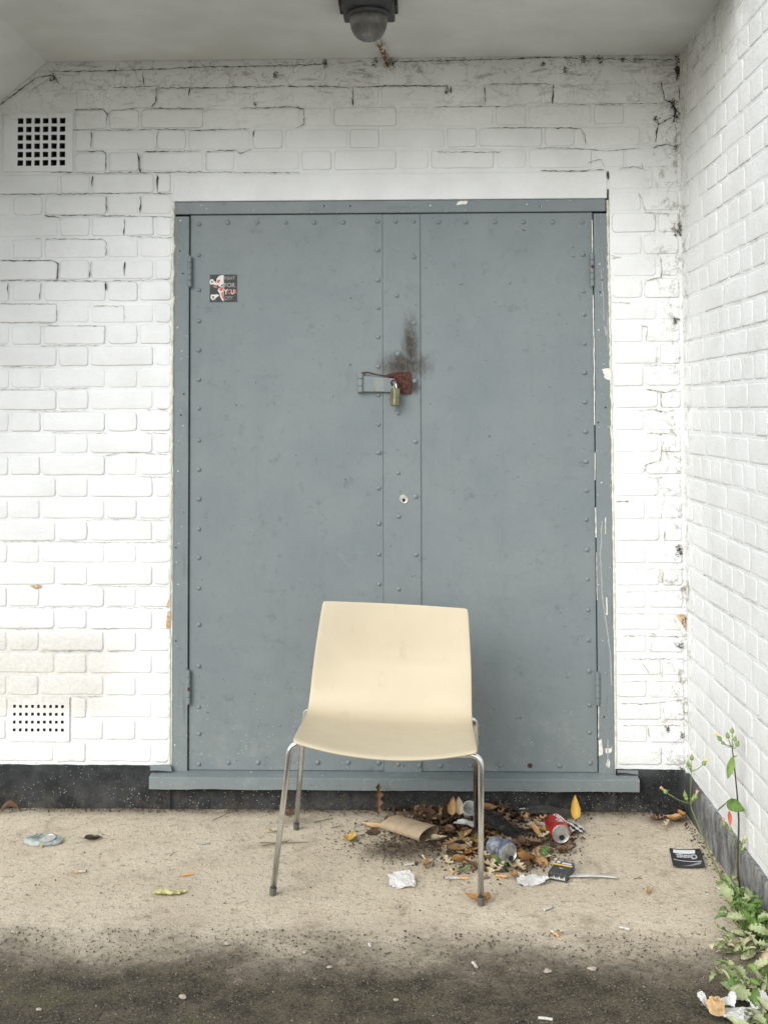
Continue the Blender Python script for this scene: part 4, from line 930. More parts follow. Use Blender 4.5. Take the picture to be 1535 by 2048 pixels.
def bits(name, n, fn, size, mat, kind='flake', flat=.35):
    mb = MB(); r = random.Random(len(name)+n)
    for i in range(n):
        p = fn(r); s = r.uniform(*size)*(.6+r.random()**2)
        R = Matrix.Rotation(r.uniform(0, 6.3), 3, 'Z') @ Matrix.Rotation(r.gauss(0, flat), 3, 'X') @ Matrix.Rotation(r.gauss(0, flat), 3, 'Y')
        if kind == 'flake':
            w_ = r.uniform(.4, .9); q = [(-1, 0, 0), (-.4, -w_, .15), (.5, -w_*.8, .1), (1, 0, 0), (.4, w_, .2), (-.5, w_*.9, .1), (0, 0, -.12)]
            fs = [(6, 0, 1), (6, 1, 2), (6, 2, 3), (6, 3, 4), (6, 4, 5), (6, 5, 0)]
        else:
            q = [(-1, 0, 0), (1, 0, 0), (0, -.7, 0), (0, .7, 0), (0, 0, -.6), (0, 0, .6)]; q = [tuple(c*r.uniform(.6, 1.2) for c in v) for v in q]
            fs = [(0, 2, 5), (2, 1, 5), (1, 3, 5), (3, 0, 5), (2, 0, 4), (1, 2, 4), (3, 1, 4), (0, 3, 4)]
            if kind == 'needle': q = [(v[0]*3.5, v[1]*.45, v[2]*.45) for v in q]
        mb.add([p+R @ Vector(v)*s for v in q], fs)
    o = mb.build(name, mat, None); o['kind'] = 'stuff'; return o
def reg(cx, cy_, sx_, sy_, h=0, ymax=-.02):
    def f(r):
        p = G(r.gauss(cx, sx_), r.gauss(cy_, sy_), 0); p.y = min(p.y, ymax); e = math.exp(-((p.x-.07)/.20)**2-((p.y+.17)/.16)**2)
        p.z = .0015+h*e*r.random(); p.x = min(p.x, XC-.02); return p
    return f
o = bits('leaf_litter', 1500, reg(922, 1640, 52, 18, .026), (.006, .015), L_stuff, flat=.5); o['label'] = 'heap of shredded dead leaves'; o['category'] = 'leaf litter'
bits('leaf_crumbs', 900, reg(1010, 1700, 66, 24, .012), (.003, .010), L_stuff, flat=.5)
bits('humus_crumbs', 2600, reg(800, 1680, 62, 24, 0), (.0010, .0034), m_crumb, 'chunk')
bits('humus_drift', 1500, reg(960, 1670, 95, 34, .004), (.0012, .005), m_crumb, 'chunk')
def wallfoot(r):
    x = r.uniform(-1.45, .88); return Vector((x, -.016-abs(r.gauss(0, .022)), .001))
bits('wall_foot_crumbs', 1700, wallfoot, (.0008, .0034), m_crumb, 'chunk')
def sidefoot(r): return Vector((XC-.018-abs(r.gauss(0, .02)), r.uniform(-1.3, -.02), .001))
bits('side_wall_crumbs', 900, sidefoot, (.0008, .004), m_crumb, 'chunk')
bits('scattered_crumbs', 1500, lambda r: Vector((r.uniform(-1.45, .88), r.uniform(-1.0, -.03), .0008)), (.0006, .0026), m_crumb, 'chunk')
bits('scattered_needles', 420, lambda r: Vector((r.uniform(-1.45, .88), r.uniform(-1.1, -.03), .0008)), (.0008, .0022), m_crumb, 'needle', .05)
m_silt = leafmat('silt_grains', (.03, .024, .016), (.17, .145, .105), (.02, .015, .01), isl=True)
bits('silt_grit', 5200, lambda r: Vector((r.uniform(-1.2, .9), -.88-abs(r.gauss(0, .28)), .0015)), (.0010, .0036), m_silt, 'chunk')
bits('pale_grit', 1300, lambda r: Vector((r.uniform(-1.2, .9), -.95-abs(r.gauss(0, .28)), .0022)), (.0007, .0022), m_grit, 'chunk')
def twig(x0, y0, x1, y1, label, r_=.0013, hook=.3, group='twigs on the concrete'):
    a, b = G(x0, y0, .003), G(x1, y1, .003); mid = (a+b)/2+Vector((b-a).cross(Vector((0, 0, 1))))*hook*.3+Vector((0, 0, .003))
    mb = MB(); o0 = a; P = catmull([p-o0 for p in (a, mid, b)], 4); mb.tube(P, [r_*(1.1-.5*i/len(P)) for i in range(len(P))], 5)
    mb.tube([P[4], P[4]+Vector((.012, .010, .003))], [r_*.7, r_*.4], 4)
    return tag(mb.build('twig', m_twig, None, loc=o0), label, 'twig', group)
for q in [(520,1685,618,1684,'long straight twig lying across the front left chair leg'), (524,1692,575,1682,'shorter twig crossing the long one by the chair'), (662,1656,688,1652,'short twig left of the yellow leaf under the chair'), (628,1645,666,1637,'bent twig between the rear leg and doors'), (425,1641,458,1625,'thin twig near the sill left of the chair'), (340,1712,352,1704,'tiny dark twig on open concrete left of the chair'), (1266,1758,1283,1757,'small flat twig left of the black card'), (1250,1917,1285,1928,'straw coloured twig on the dark silt at the right')]: twig(*q)

# ------------------------------------------------------------------ smokers' litter
def cig(x, y, ang, Lc=.045, filt=.4, label='', kind=0, rad=.0038, group='cigarette ends on the ground'):
    g = thing('cigarette_end', label, 'cigarette', G(x, y, 0), math.radians(ang), group); mb = MB(); r = random.Random(int(x))
    def seg(a, b, mat, nm, sq=1.0):
        mb = MB(); P = [Vector((a+(b-a)*i/5, .0006*math.sin(i*1.7), rad*.92)) for i in range(6)]
        mb.tube(P, [rad*sq*r.uniform(.86, 1.04) for _ in P], 10); mb.v = [(v[0], v[1], max(.0002, v[2]*.9)) for v in mb.v]; mb.build(nm, mat, g, smooth=False)
    f = Lc*filt
    if filt > 0: seg(-Lc/2, -Lc/2+f, m_filter, 'filter', 1.02)
    if filt < 1: seg(-Lc/2+f+.0002, Lc/2, m_cigp, 'paper')
    if kind: seg(Lc/2+.0001, Lc/2+.003, m_ash, 'ash', .8)
    return g
for q in [(912,1758,178,.066,.38,'long white cigarette with orange filter left of the chair leg',1), (848,1717,105,.030,.55,'orange filtered butt below the cardboard tube',1), (818,1731,15,.030,0,'grey unfiltered stub below the cardboard tube',0), (972,1726,5,.034,1,'pale orange filter against the left of the crushed can',0), (904,1744,110,.024,.8,'stubby orange butt at the front of the leaf heap',0),
          (1002,1754,165,.034,1,'orange butt below the crushed silver can',0), (1095,1819,38,.028,0,'greyed butt on concrete right of the chair',1), (1110,1870,115,.034,.7,'orange butt with white end at the edge of the dark silt',0), (1249,1859,150,.028,0,'pale stub at the right near the dark silt',0), (161,1745,15,.030,.35,'dirty brown butt below the flattened can',1),
          (375,1751,20,.032,1,'yellowed filter on open concrete left of the chair',0), (949,1932,110,.026,0,'white weathered stub on the dark silt',0), (739,1892,100,.014,0,'tiny white stub at the middle edge of the silt',0), (1446,1784,118,.046,.35,'white cigarette leaning among weeds at the wall foot',0), (1090,2040,170,.032,0,'pale stub at the very bottom of the ground',0), (84,1694,95,.012,1,'pinkish stub lying on the flattened can edge',0)]:
    cig(q[0], q[1], q[2], q[3], q[4], q[5], q[6])
# ------------------------------------------------------------------ crumpled sheets
def crumple(w_, h_, n, amp, seed, mat, folds=9, shrink=.0, outline=None, th=0):
    r = random.Random(seed); F = []
    for i in range(folds): a = r.uniform(0, 6.3); F.append((math.cos(a), math.sin(a), r.uniform(-.45, .45), r.uniform(-1, 1)))
    vs = []; idx = {}; fs = []
    m_ = max(2, int(n*h_/w_))
    for j in range(m_+1):
        for i in range(n+1):
            u_, v_ = i/n-.5, j/m_-.5; z = sum(k*abs(a*u_+b*v_-c) for a, b, c, k in F)*amp
            e = 1+.14*noise.noise((u_*5, v_*5, seed)); z += amp*.35*noise.noise((u_*9, v_*9, seed+4))
            vs.append([u_*w_*e+r.uniform(-.1, .1)*w_/n, v_*h_*e+r.uniform(-.1, .1)*h_/m_, z])
    for j in range(m_):
        for i in range(n):
            u_, v_ = (i+.5)/n-.5, (j+.5)/m_-.5
            if (u_*2)**2*.9+(v_*2)**2*.9 > 1.15+.5*noise.noise((u_*4, v_*4, seed+9)): continue
            a = j*(n+1)+i
            fs += [(a, a+1, a+n+2), (a, a+n+2, a+n+1)] if (i+j) % 2 else [(a, a+1, a+n+1), (a+1, a+n+2, a+n+1)]
    us = sorted({i for f in fs for i in f}); mp = {o_: k for k, o_ in enumerate(us)}; vs = [vs[i] for i in us]; fs = [tuple(mp[i] for i in f) for f in fs]
    z0 = min(v[2] for v in vs); vs = [(v[0], v[1], v[2]-z0+.0004) for v in vs]
    return mesh(vs, fs, mat, False, 'crumple')
def put_sheet(name, x, y, w_, h_, ang, mat, label, cat, amp=.012, n=10, seed=1, z=0, tilt=(0, 0), folds=9, thick=.0004):
    o = link(name, crumple(w_, h_, n, amp, seed, mat, folds), None, G(x, y, z), (math.radians(tilt[0]), math.radians(tilt[1]), math.radians(ang)))
    on_ground(o, z); q = o.modifiers.new('thickness', 'SOLIDIFY'); q.thickness = thick; q.offset = 0; return tag(o, label, cat)
put_sheet('tissue', 803, 1768, .075, .062, 10, m_paper, 'white crumpled tissue alone on concrete in front of the tube', 'tissue', .010, seed=3, tilt=(18, 0))
put_sheet('tissue', 1064, 1765, .085, .050, 5, m_paper, 'white crumpled tissue left of the cigarette packet', 'tissue', .010, seed=5)
put_sheet('paper_scrap', 930, 1651, .075, .03, 160, m_paper, 'torn white wrapper lying on leaves left of the black bag', 'paper', .010, seed=7, z=.028)
put_sheet('paper_scrap', 1078, 1655, .075, .05, 150, m_paper, 'pale torn paper left of the red can', 'paper', .010, seed=9, z=.012, tilt=(10, 0))
put_sheet('paper_scrap', 1046, 1619, .03, .012, 0, m_paper, 'thin white sliver above the dark card at the plinth', 'paper', .004, seed=10, z=.02)
put_sheet('paper_scrap', 412, 1687, .022, .014, 0, m_paper, 'tiny white scrap on open concrete', 'paper', .004, seed=12, n=5)
put_sheet('paper_scrap', 543, 1662, .05, .02, 20, L_pale, 'faded beige scrap beside the rear chair leg', 'paper', .004, seed=13, n=6)
put_sheet('yellow_crumbs', 337, 1788, .095, .030, 8, m_crumbyellow, 'broken line of dry yellow green food or moss on the concrete', 'debris', .012, seed=14, n=14, folds=16)
b_ = put_sheet('black_bag', 1008, 1668, .165, .105, -18, m_blackbag, 'crumpled black plastic bag in the middle of the leaf heap', 'bag', .050, 16, 21, z=.016, tilt=(16, 4), folds=8, thick=.001)
put_sheet('black_plastic', 1330, 1626, .10, .05, 8, m_blackbag, 'shiny black plastic scrap in the far corner on leaves', 'plastic', .014, 12, 23, z=.008, tilt=(25, 0), folds=6, thick=.001)
# dark card strip lying behind the bag
mb = MB(); n = 12; vs = []
for i in range(n+1):
    t = i/n; w_ = .5-.25*abs(t-.4)
    for s in (0, 1): vs += [(.19*(t-.5), .045*(s-.5)*2*w_, .012+.014*math.sin(t*3.1)+.004*noise.noise((t*5, s, 2))), (.19*(t-.5), .045*(s-.5)*2*w_, .0145+.014*math.sin(t*3.1)+.004*noise.noise((t*5, s, 2)))]
fs = []
for i in range(n): a = 4*i; fs += [(a, a+4, a+6, a+2), (a+1, a+3, a+7, a+5), (a, a+1, a+5, a+4), (a+2, a+6, a+7, a+3)]
mb.add(vs, fs+[(0, 2, 3, 1), (4*n, 4*n+1, 4*n+3, 4*n+2)]); tag(mb.build('dark_card', m_slate, None, loc=G(1090, 1634, 0), rot=(math.radians(10), 0, math.radians(-5))), 'long dark grey card strip at the plinth behind the red can', 'card')
# zebra striped wrapper
zb = put_sheet('striped_wrapper', 1150, 1660, .048, .055, 20, m_paper, 'black and white striped wrapper right of the red can', 'wrapper', .010, 8, 31, z=.006)
zb.data.materials.append(m_cardblk)
for p in zb.data.polygons: c_ = p.center; p.material_index = 1 if math.sin(c_.x*260+c_.y*140) > .1 else 0
# cardboard tube, squashed
ct = thing('cardboard_tube', 'squashed brown cardboard tube lying on leaves under the chair', 'tube', G(818, 1672, 0), math.radians(-38))
def tubepts(rad, L_, n=26):
    vs = []
    for i in range(9):
        x = L_*(i/8-.5)
        for k in range(n):
            q = 2*math.pi*k/n; a = rad*1.30; b = rad*(.62+.10*(i/8)); yy = a*math.cos(q); zz = b*math.sin(q)
            zz *= (1-.35*(1-abs(math.cos(q)))*(0 if i > 6 else .25)); vs.append((x+(.010*math.sin(q+.5) if i in (0, 8) else 0), yy, zz+rad*.74))
    return vs
mb = MB(); n = 26; L_ = .158; o1 = tubepts(.0345, L_); i1 = tubepts(.0325, L_); i1 = [(v[0], v[1], v[2]+.0015) for v in i1]; nn = len(o1)
mb.add(o1, [(i*n+k, i*n+(k+1) % n, (i+1)*n+(k+1) % n, (i+1)*n+k) for i in range(8) for k in range(n)])
mb.build('outer_wall', m_card, ct, smooth=True)
mb = MB(); mb.add(o1+i1, [(nn+i*n+k, nn+(i+1)*n+k, nn+(i+1)*n+(k+1) % n, nn+i*n+(k+1) % n) for i in range(8) for k in range(n)]+[(k, nn+k, nn+(k+1) % n, (k+1) % n) for k in range(n)]+[(8*n+k, 8*n+(k+1) % n, nn+8*n+(k+1) % n, nn+8*n+k) for k in range(n)])
mb.build('inner_wall', m_cardin, ct, smooth=False)
# plastic cup
cu = thing('plastic_cup', 'cloudy plastic cup tipped on its side among leaves by the plinth', 'cup', G(934, 1636, .012), math.radians(15)); mb = MB()
R_ = Matrix.Rotation(math.radians(-48), 4, 'X') @ Matrix.Rotation(math.radians(12), 4, 'Y')
mb.lathe([(.0001, 0), (.017, 0), (.0175, .002), (.0225, .05), (.0240, .052), (.0238, .054), (.0215, .0525), (.0165, .003), (.0001, .003)], 24, M=Matrix.Translation((0, -.01, .015)) @ R_.inverted())
mb.build('cup_wall', m_cup, cu, smooth=False)
# red drinks can, lying with its top towards the camera
def can_profile(): return [(.0001, .002), (.018, .002), (.0235, .0), (.026, .003), (.0325, .011), (.0330, .020), *[(.0330, .020+.0055*i) for i in range(1, 14)], (.0330, .097), (.0325, .101), (.0285, .110), (.0272, .1125), (.0268, .1145)]
def can(name, label, loc, rz, el, mat, dent=None, pull=True):
    g = thing(name, label, 'can', loc, rz); M_ = Matrix.Translation((0, 0, .033)) @ Matrix.Rotation(math.radians(90+el), 4, 'X') @ Matrix.Translation((0, 0, -.055))
    mb = MB(); mb.lathe(can_profile(), 36, M=M_, fn=dent); mb.build('can_body', mat, g, smooth=True)
    mb = MB(); mb.lathe([(.0272, .1125), (.0268, .1148), (.0262, .1150), (.0248, .1138), (.0238, .1085), (.0220, .1090), (.0001, .1092)], 36, M=M_, fn=dent); lid = mb.build('can_lid', m_alu, g, smooth=False)
    mb = MB(); mb.lathe([(.0001, .1096), (.0085, .1096)], 18, M=M_ @ Matrix.Translation((.003, -.012, 0)) , fn=None); mb.build('opening', m_black, lid)
    if pull:
        mb = MB(); T = M_ @ Matrix.Translation((0, .001, .1105)); ps = [(-.006, -.004), (-.0075, .006), (-.005, .013), (0, .0155), (.005, .013), (.0075, .006), (.006, -.004), (0, -.006)]
        k = len(ps); mb.add([T @ Vector((x, y, 0)) for x, y in ps]+[T @ Vector((x, y, .0012)) for x, y in ps], [tuple(range(k))[::-1], tuple(range(k, 2*k))]+[(i, (i+1) % k, (i+1) % k+k, i+k) for i in range(k)]); mb.build('pull_tab', m_alu, lid)
    return g, M_
cp_ = G(1119, 1694, 0)
g, M_ = can('drinks_can', 'red soft drink can on its side with open top facing out', (cp_.x, cp_.y+.055, .004), math.radians(3), -4, m_red, lambda v: Vector((v.x*(1+.03*math.sin(v.z*60)), v.y*(1-.10*math.exp(-((v.z-.065)/.02)**2)*(1 if v.y > 0 else 0)), v.z)))
def wrap(me, M_, rad, z0, a0):                          # wrap flat lettering round a can
    for v in me.vertices:
        x, y, z = v.co; a = a0+y/rad; v.co = M_ @ Vector(((rad+z)*math.cos(a), (rad+z)*math.sin(a), z0+x)) 
    return me
me = text_mesh('Coca-Cola', .026, m_canwhite, .0002, .35, .72, .0004); wrap(me, M_, .0333, .018, math.radians(88-15)); link('lettering', me, g)
mb = MB(); P = []
for i in range(15): t = i/14; a = math.radians(60+8*math.sin(t*6)); P.append(M_ @ Vector((.0333*math.cos(a), .0333*math.sin(a), .02+.075*t)))
mb.tube(P, [.0004+.0013*math.sin(math.pi*i/14) for i in range(15)], 5); mb.build('white_wave', m_canwhite, g)
# crushed silver and blue can
def crush(v):
    v = Vector(v); v.z = v.z*.88; k = math.exp(-((v.z-.05)/.032)**2); v.x *= 1-.28*k*(1+math.sin(v.z*120)*.5); v.y *= 1-.50*k; v.x += .014*k
    d = .014*k*noise.noise(v*65); v.x += d; v.y += d+.009*k; return v
c2 = G(1012, 1737, 0); g2, M2 = can('crushed_can', 'crushed silver and blue drinks can at the front of the heap', (c2.x-.012, c2.y+.045, .002), math.radians(24), -8, m_bluecan, crush, pull=False)
mb = MB(); T = [(.8, .060), (2.1, .062), (1.5, .092)]; vs = []
for dr in (.0006, .0022):
    for a, z in T: vs.append(M2 @ (crush((.033*math.cos(a), .033*math.sin(a), z))+Vector((math.cos(a), math.sin(a), 0))*dr))
mb.add(vs, [(0, 1, 2), (3, 5, 4), (0, 3, 4, 1), (1, 4, 5, 2), (2, 5, 3, 0)]); mb.build('blue_triangle', m_navy, g2)
mb = MB(); mb.lathe([(.0325, .101), (.0330, .1018), (.0329, .1002)], 36, M=M2, fn=crush); mb.lathe([(.0333, .098), (.0336, .1005), (.0331, .1012)], 36, M=M2, fn=crush); mb.build('blue_ring', m_navy, g2)
# flattened can at far left
fc = thing('flattened_can', 'flattened pale teal and silver can at the left of the concrete', 'can', G(86, 1683, 0), math.radians(-12)); mb = MB(); n = 30; vs = []
for j in range(7):
    rr = (1, 1.02, 1.0, .85, .62, .35, .0001)[j]; zz = (0, .004, .009, .0125, .013, .0125, .012)[j]
    for k in range(n):
        q = 2*math.pi*k/n; x = .062*rr*math.cos(q)*(1+.05*math.sin(3*q+1)); y = .040*rr*math.sin(q)*(1+.08*math.sin(2*q))
        vs.append((x, y, zz+(.0032*noise.noise((x*70, y*90, 2))*(1 if j > 1 else 0))))
mb.add(vs, [(j*n+k, j*n+(k+1) % n, (j+1)*n+(k+1) % n, (j+1)*n+k) for j in range(6) for k in range(n)]); mb.build('crushed_body', m_teal, fc, smooth=False)
mb = MB(); mb.lathe([(.024, .0), (.0245, .003), (.0225, .0034), (.0215, .0015), (.0001, .0018)], 24, M=Matrix.Translation((.022, -.008, .0135)) @ Matrix.Rotation(math.radians(6), 4, 'X')); mb.build('can_end', m_alu, fc)
mb = MB()
for q in range(4): mb.tube([Vector((-.04+.014*q, -.022+.004*q, .0135)), Vector((-.028+.014*q, .004, .0155)), Vector((-.034+.018*q, .024, .0135))], .0007, 4)
m_ = mb.build('crease', m_slate, fc); m_['kind'] = 'stuff'
# cigarette packet
pk = thing('cigarette_packet', 'black cigarette packet with yellow band among rubbish right of chair', 'packet', G(1121, 1752, 0), math.radians(62)); pk.rotation_euler = (math.radians(0), math.radians(-3), math.radians(66))
mb = MB(); mb.box((-.036, -.0275, .0006), (.024, .0275, .0225)); mb.build('box', m_pack, pk, bevel=.0012)
mb = MB(); mb.box((.0242, -.0277, .0004), (.046, .0277, .0227)); mb.build('lid', m_packb, pk, bevel=.0012)
mb = MB(); mb.box((.0165, -.0279, .0228), (.0242, .0279, .0233)); mb.build('yellow_band', m_packy, pk)
mb = MB(); mb.box((.029, -.022, .0228), (.037, .006, .0232)); mb.build('white_band', m_packw, pk)
mb = MB(); mb.box((.030, .012, .0228), (.042, .022, .0232)); mb.build('white_square', m_packw, pk)
me = text_mesh('no.', .011, m_packw, .0001); o = link('lettering', me, pk, (-.002, .006, .0227), (0, 0, -math.pi/2))
mb = MB()
for i in range(9): mb.box((-.0364, -.022+i*.005, .006), (-.0361, -.0186+i*.005, .0105+.004*(i % 3 == 0)))
m_ = mb.build('small_print', m_packw, pk); m_['kind'] = 'stuff'
# white plastic fork
fk = thing('plastic_fork', 'white plastic fork handle sticking out right of the cigarette packet', 'cutlery', G(1180, 1756, .001), math.radians(-1)); mb = MB(); n = 14; vs = []
for i in range(n+1):
    t = i/n; x = .155*(t-.5); w_ = (.0065+.0035*abs(t-.75)*1.4) if t > .25 else .004+.010*(.25-t)*3; zc = .003+.004*math.sin(t*3.1)
    for (s, h) in ((-1, 0), (-.7, .0016), (0, .0007), (.7, .0016), (1, 0), (0, -.0008)): vs.append((x, w_*s, zc+h))
mb.add(vs, [(6*i+k, 6*i+6+k, 6*i+6+(k+1) % 6, 6*i+(k+1) % 6) for i in range(n) for k in range(6)]+[tuple(range(6)), tuple(6*n+k for k in range(5, -1, -1))]); mb.build('handle', m_paper, fk, smooth=True)
for k in range(3): mb = MB(); mb.tube([(-.079, -.006+k*.006, .003), (-.100, -.0065+k*.0065, .002), (-.112, -.006+k*.006, .0045)], [.0013, .0011, .0006], 5); mb.build('tine', m_paper, fk)
# black card with upside down lettering
k0, k1, k2, k3 = [G(*p, .003) for p in ((1347,1736),(1409,1735),(1399,1700),(1335,1697))]
cc = (k0+k1+k2+k3)/4; cc.z = 0; ax = (k1-k0+k2-k3); cr_ = thing('printed_card', 'glossy black card with white bar and upside down lettering by side wall', 'card', cc, math.atan2(ax.y, ax.x))
Wd = ax.length/2; Hd = ((k3-k0)+(k2-k1)).length/2; mb = MB(); n = 8; vs = []
shx = ((k3-k0)+(k2-k1))/2; shx = shx.x*math.cos(-cr_.rotation_euler.z)
for j in (0, 1):
    for i in range(n+1):
        for h in (0, .0008): t = i/n-.5; vs.append((Wd*t+shx*(j-.5), Hd*(j-.5), .002+.006*(t*2)**2*(1-j*.4)+h))
fs = []; r2 = 2*(n+1)
for i in range(n): a = 2*i; fs += [(a+1, a+3, a+3+r2, a+1+r2), (a, a+r2, a+2+r2, a+2), (a, a+2, a+3, a+1), (a+r2, a+1+r2, a+3+r2, a+2+r2)]
mb.add(vs, fs+[(0, 1, 1+r2, r2), (2*n, 2*n+r2, 2*n+1+r2, 2*n+1)]); mb.build('card', m_cardblk, cr_)
def onc(u_, v_, d=.0004): t = u_-.5; return Vector((Wd*t+shx*(v_-.5), Hd*(v_-.5), .002+.006*(t*2)**2*(1-v_*.4)+.0008+d))
def strip(name, q, mat, n=8):                          # four-sided patch printed on the card
    vs = [onc(a[0]+(b[0]-a[0])*i/n, a[1]+(b[1]-a[1])*i/n) for (a, b) in (q[:2], q[2:]) for i in range(n+1)]
    mb = MB(); mb.add(vs, [(i, i+1, i+n+2, i+n+1) for i in range(n)]); mb.build(name, mat, cr_)
strip('white_bar', [(.10, .74), (.80, .74), (.12, .94), (.82, .94)], m_cardwht); strip('grey_flash', [(.28, .05), (.88, .14), (.20, .02), (.95, .30)], m_cardgry); strip('line', [(.06, .36), (.94, .28), (.06, .385), (.94, .305)], m_cardwht)
me = text_mesh('Chongz', .0335, m_cardwht, .0001, -.1, .78, .0020)
w0 = max(v.co.x for v in me.vertices)
for v in me.vertices: x, y = w0-v.co.x, -v.co.y; v.co = onc(.17+.66*x/w0, .68+y/Hd*1.35, .0005)
for p in me.polygons: pass
link('lettering', me, cr_)
# chips of stone and mortar large enough to name
SL = ['largest white stone chip in the dark silt left of centre', 'white stone chip at the bottom left corner of the silt', 'pale flat chip where concrete turns dark left of centre', 'grey angular pebble in the silt right of centre', 'lumpy pale grey pebble farthest right in the silt', 'small pale chip in the silt below the chair', 'little chip just beyond the front left chair leg', 'flat pale chip at the far left edge of the silt', 'small chip in the silt at the bottom centre', 'tiny chip below the orange butt on the silt', 'chip of mortar by the plinth under the chair', 'grey chip at the foot of the side plinth']
for i, (x, y, s) in enumerate([(365,1993,9),(78,2018,6),(455,1887,7),(1094,1941,9),(1183,1937,11),(660,1934,7),(610,1903,7),(30,1864,9),(790,2000,6),(1110,1893,5),(540,1660,7),(1392,1668,6)]):
    bm = bmesh.new(); bmesh.ops.create_icosphere(bm, subdivisions=2, radius=s/560/2.3)
    for v in bm.verts: v.co *= 1+.7*noise.noise(v.co*140+Vector((i*3, 0, 0))); v.co.z *= .5; v.co.x *= 1.3
    me = bpy.data.meshes.new('stone_chip'); bm.to_mesh(me); bm.free(); me.materials.append(m_grit)
    o = link('stone_chip', me, None, G(x, y, .003)); tag(o, SL[i], 'stone', 'pale stone chips on the ground')

# ------------------------------------------------------------------ weeds along the side wall
def bud(g, p, s, d, flower=None):
    d = Vector(d).normalized(); M_ = Matrix.Translation(p) @ d.to_track_quat('Z', 'Y').to_matrix().to_4x4()
    mb = MB(); mb.lathe([(.0001, 0), (.0045*s, .0005*s), (.0062*s, .004*s), (.0055*s, .008*s), (.0030*s, .0125*s), (.0022*s, .0150*s), (.0001, .0155*s)], 9, M=M_); o = mb.build('flower_bud', m_bud, g, smooth=True)
    if flower: mb = MB(); mb.lathe([(.0020*s, .013*s), (.0034*s, .019*s), (.0042*s, .023*s), (.0001, .0215*s)], 8, M=M_); mb.build('petals', m_yflower if flower == 1 else m_flesh, o)
    else: mb = MB(); mb.tube([M_ @ Vector((0, 0, .015*s)), M_ @ Vector((.001, .002, .021*s))], [.0008, .0004], 4); mb.build('tip', m_flesh, o)
def weed(name, label, pts, Y, rads, buds, loc_leaf=()):
    P = [Z3(x, y, yy) for (x, y), yy in zip(pts, Y)]; g = thing(name, label, 'weed', (0, 0, 0)); b0 = P[0].copy(); g.location = b0
    P = [p-b0 for p in P]; cv = catmull(P, 5); mb = MB(); n = len(cv); mb.tube(cv, [rads[0]+(rads[1]-rads[0])*i/(n-1) for i in range(n)], 7); mb.build('stem', L_dstem if rads[0] > .003 else L_stem, g, smooth=True)
    for (x0, y0, x1, y1, yy, s, fl) in buds:
        a, b = Z3(x0, y0, yy)-b0, Z3(x1, y1, yy)-b0; mid = (a+b)/2+Vector((0, 0, -.004)); mb = MB(); mb.tube([a, mid, b], [.0014, .0011, .0010], 5); mb.build('flower_stalk', L_stem, g, smooth=True)
        bud(g, b, s, (b-mid)+Vector((0, 0, .008)), fl)
    return g, b0
ya = -.68
g, b0 = weed('sow_thistle', 'tall sow thistle with dark stem and yellow flower near side wall', [(1482,1806),(1474,1740),(1476,1640),(1470,1560),(1463,1495)], [ya]*5, (.0034, .0016),
    [(1463,1495,1455,1476,ya,1.0,0), (1463,1495,1463,1466,ya,.95,0), (1463,1493,1440,1480,ya,1.0,1), (1463,1497,1468,1482,ya,.9,0), (1464,1496,1472,1492,ya,1.0,0), (1463,1494,1446,1488,ya,.8,0), (1473,1702,1485,1686,ya,.8,1), (1473,1700,1460,1662,ya,.9,0), (1473,1705,1482,1702,ya,.7,1)])
def stem_leaf(g, b0, x0, y0, x1, y1, Y, kind, mat, wide=1.0, roll=0, name='leaf', seed=0):
    a, b = Z3(x0, y0, Y)-b0, Z3(x1, y1, Y)-b0; L = (b-a).length; me = leaf_mesh(kind, L, seed+int(x0), mat, .35, .25, False)
    d = (b-a).normalized(); up = Vector((0, -1, .25)); up = (up-d*up.dot(d)).normalized(); sd_ = up.cross(d)
    o = link(name, me, g); o.matrix_local = Matrix.Translation((a+b)/2) @ Matrix((d, sd_, up)).transposed().to_4x4() @ Matrix.Rotation(roll, 4, 'X'); o.scale = (1, wide, 1); return o
stem_leaf(g, b0, 1466, 1512, 1455, 1557, ya-.002, 'lance', L_weed, 1.3, .4); stem_leaf(g, b0, 1464, 1514, 1474, 1511, ya-.002, 'lance', L_weed, 1.5, .3)
stem_leaf(g, b0, 1450, 1602, 1488, 1621, ya-.004, 'dock', L_weed, 1.15, .1); stem_leaf(g, b0, 1458, 1620, 1460, 1652, ya-.006, 'lance', m_redleaf, 1.2, .5, 'red_leaf')
yb = -.60
g, b0 = weed('sow_thistle', 'slanting green sow thistle with pale buds in front of the far corner', [(1462,1772),(1440,1752),(1415,1700),(1395,1650),(1382,1618),(1380,1600)], [-.62,-.62,-.61,yb,yb,yb], (.0028, .0015),
    [(1379,1608,1382,1520,yb,1.0,0), (1382,1545,1376,1532,yb,.95,0), (1382,1543,1379,1538,yb,.9,0), (1382,1542,1404,1530,yb,1.0,1), (1376,1607,1333,1586,yb,1.05,2), (1376,1604,1370,1594,yb,1.0,0), (1380,1604,1388,1598,yb,1.1,2), (1380,1604,1384,1602,yb,1.0,0), (1378,1608,1372,1600,yb,.9,0)])
g, b0 = weed('sow_thistle', 'thin arching side shoot with one bud low against the grey plinth', [(1460,1756),(1470,1735),(1472,1700),(1462,1675),(1452,1660)], [-.66]*5, (.0018, .0010), [(1452,1660,1448,1652,-.66,.95,2)])
stem_leaf(g, b0, 1431, 1622, 1452, 1603, -.66, 'lance', L_stem, .5, .2)
rw = random.Random(5)
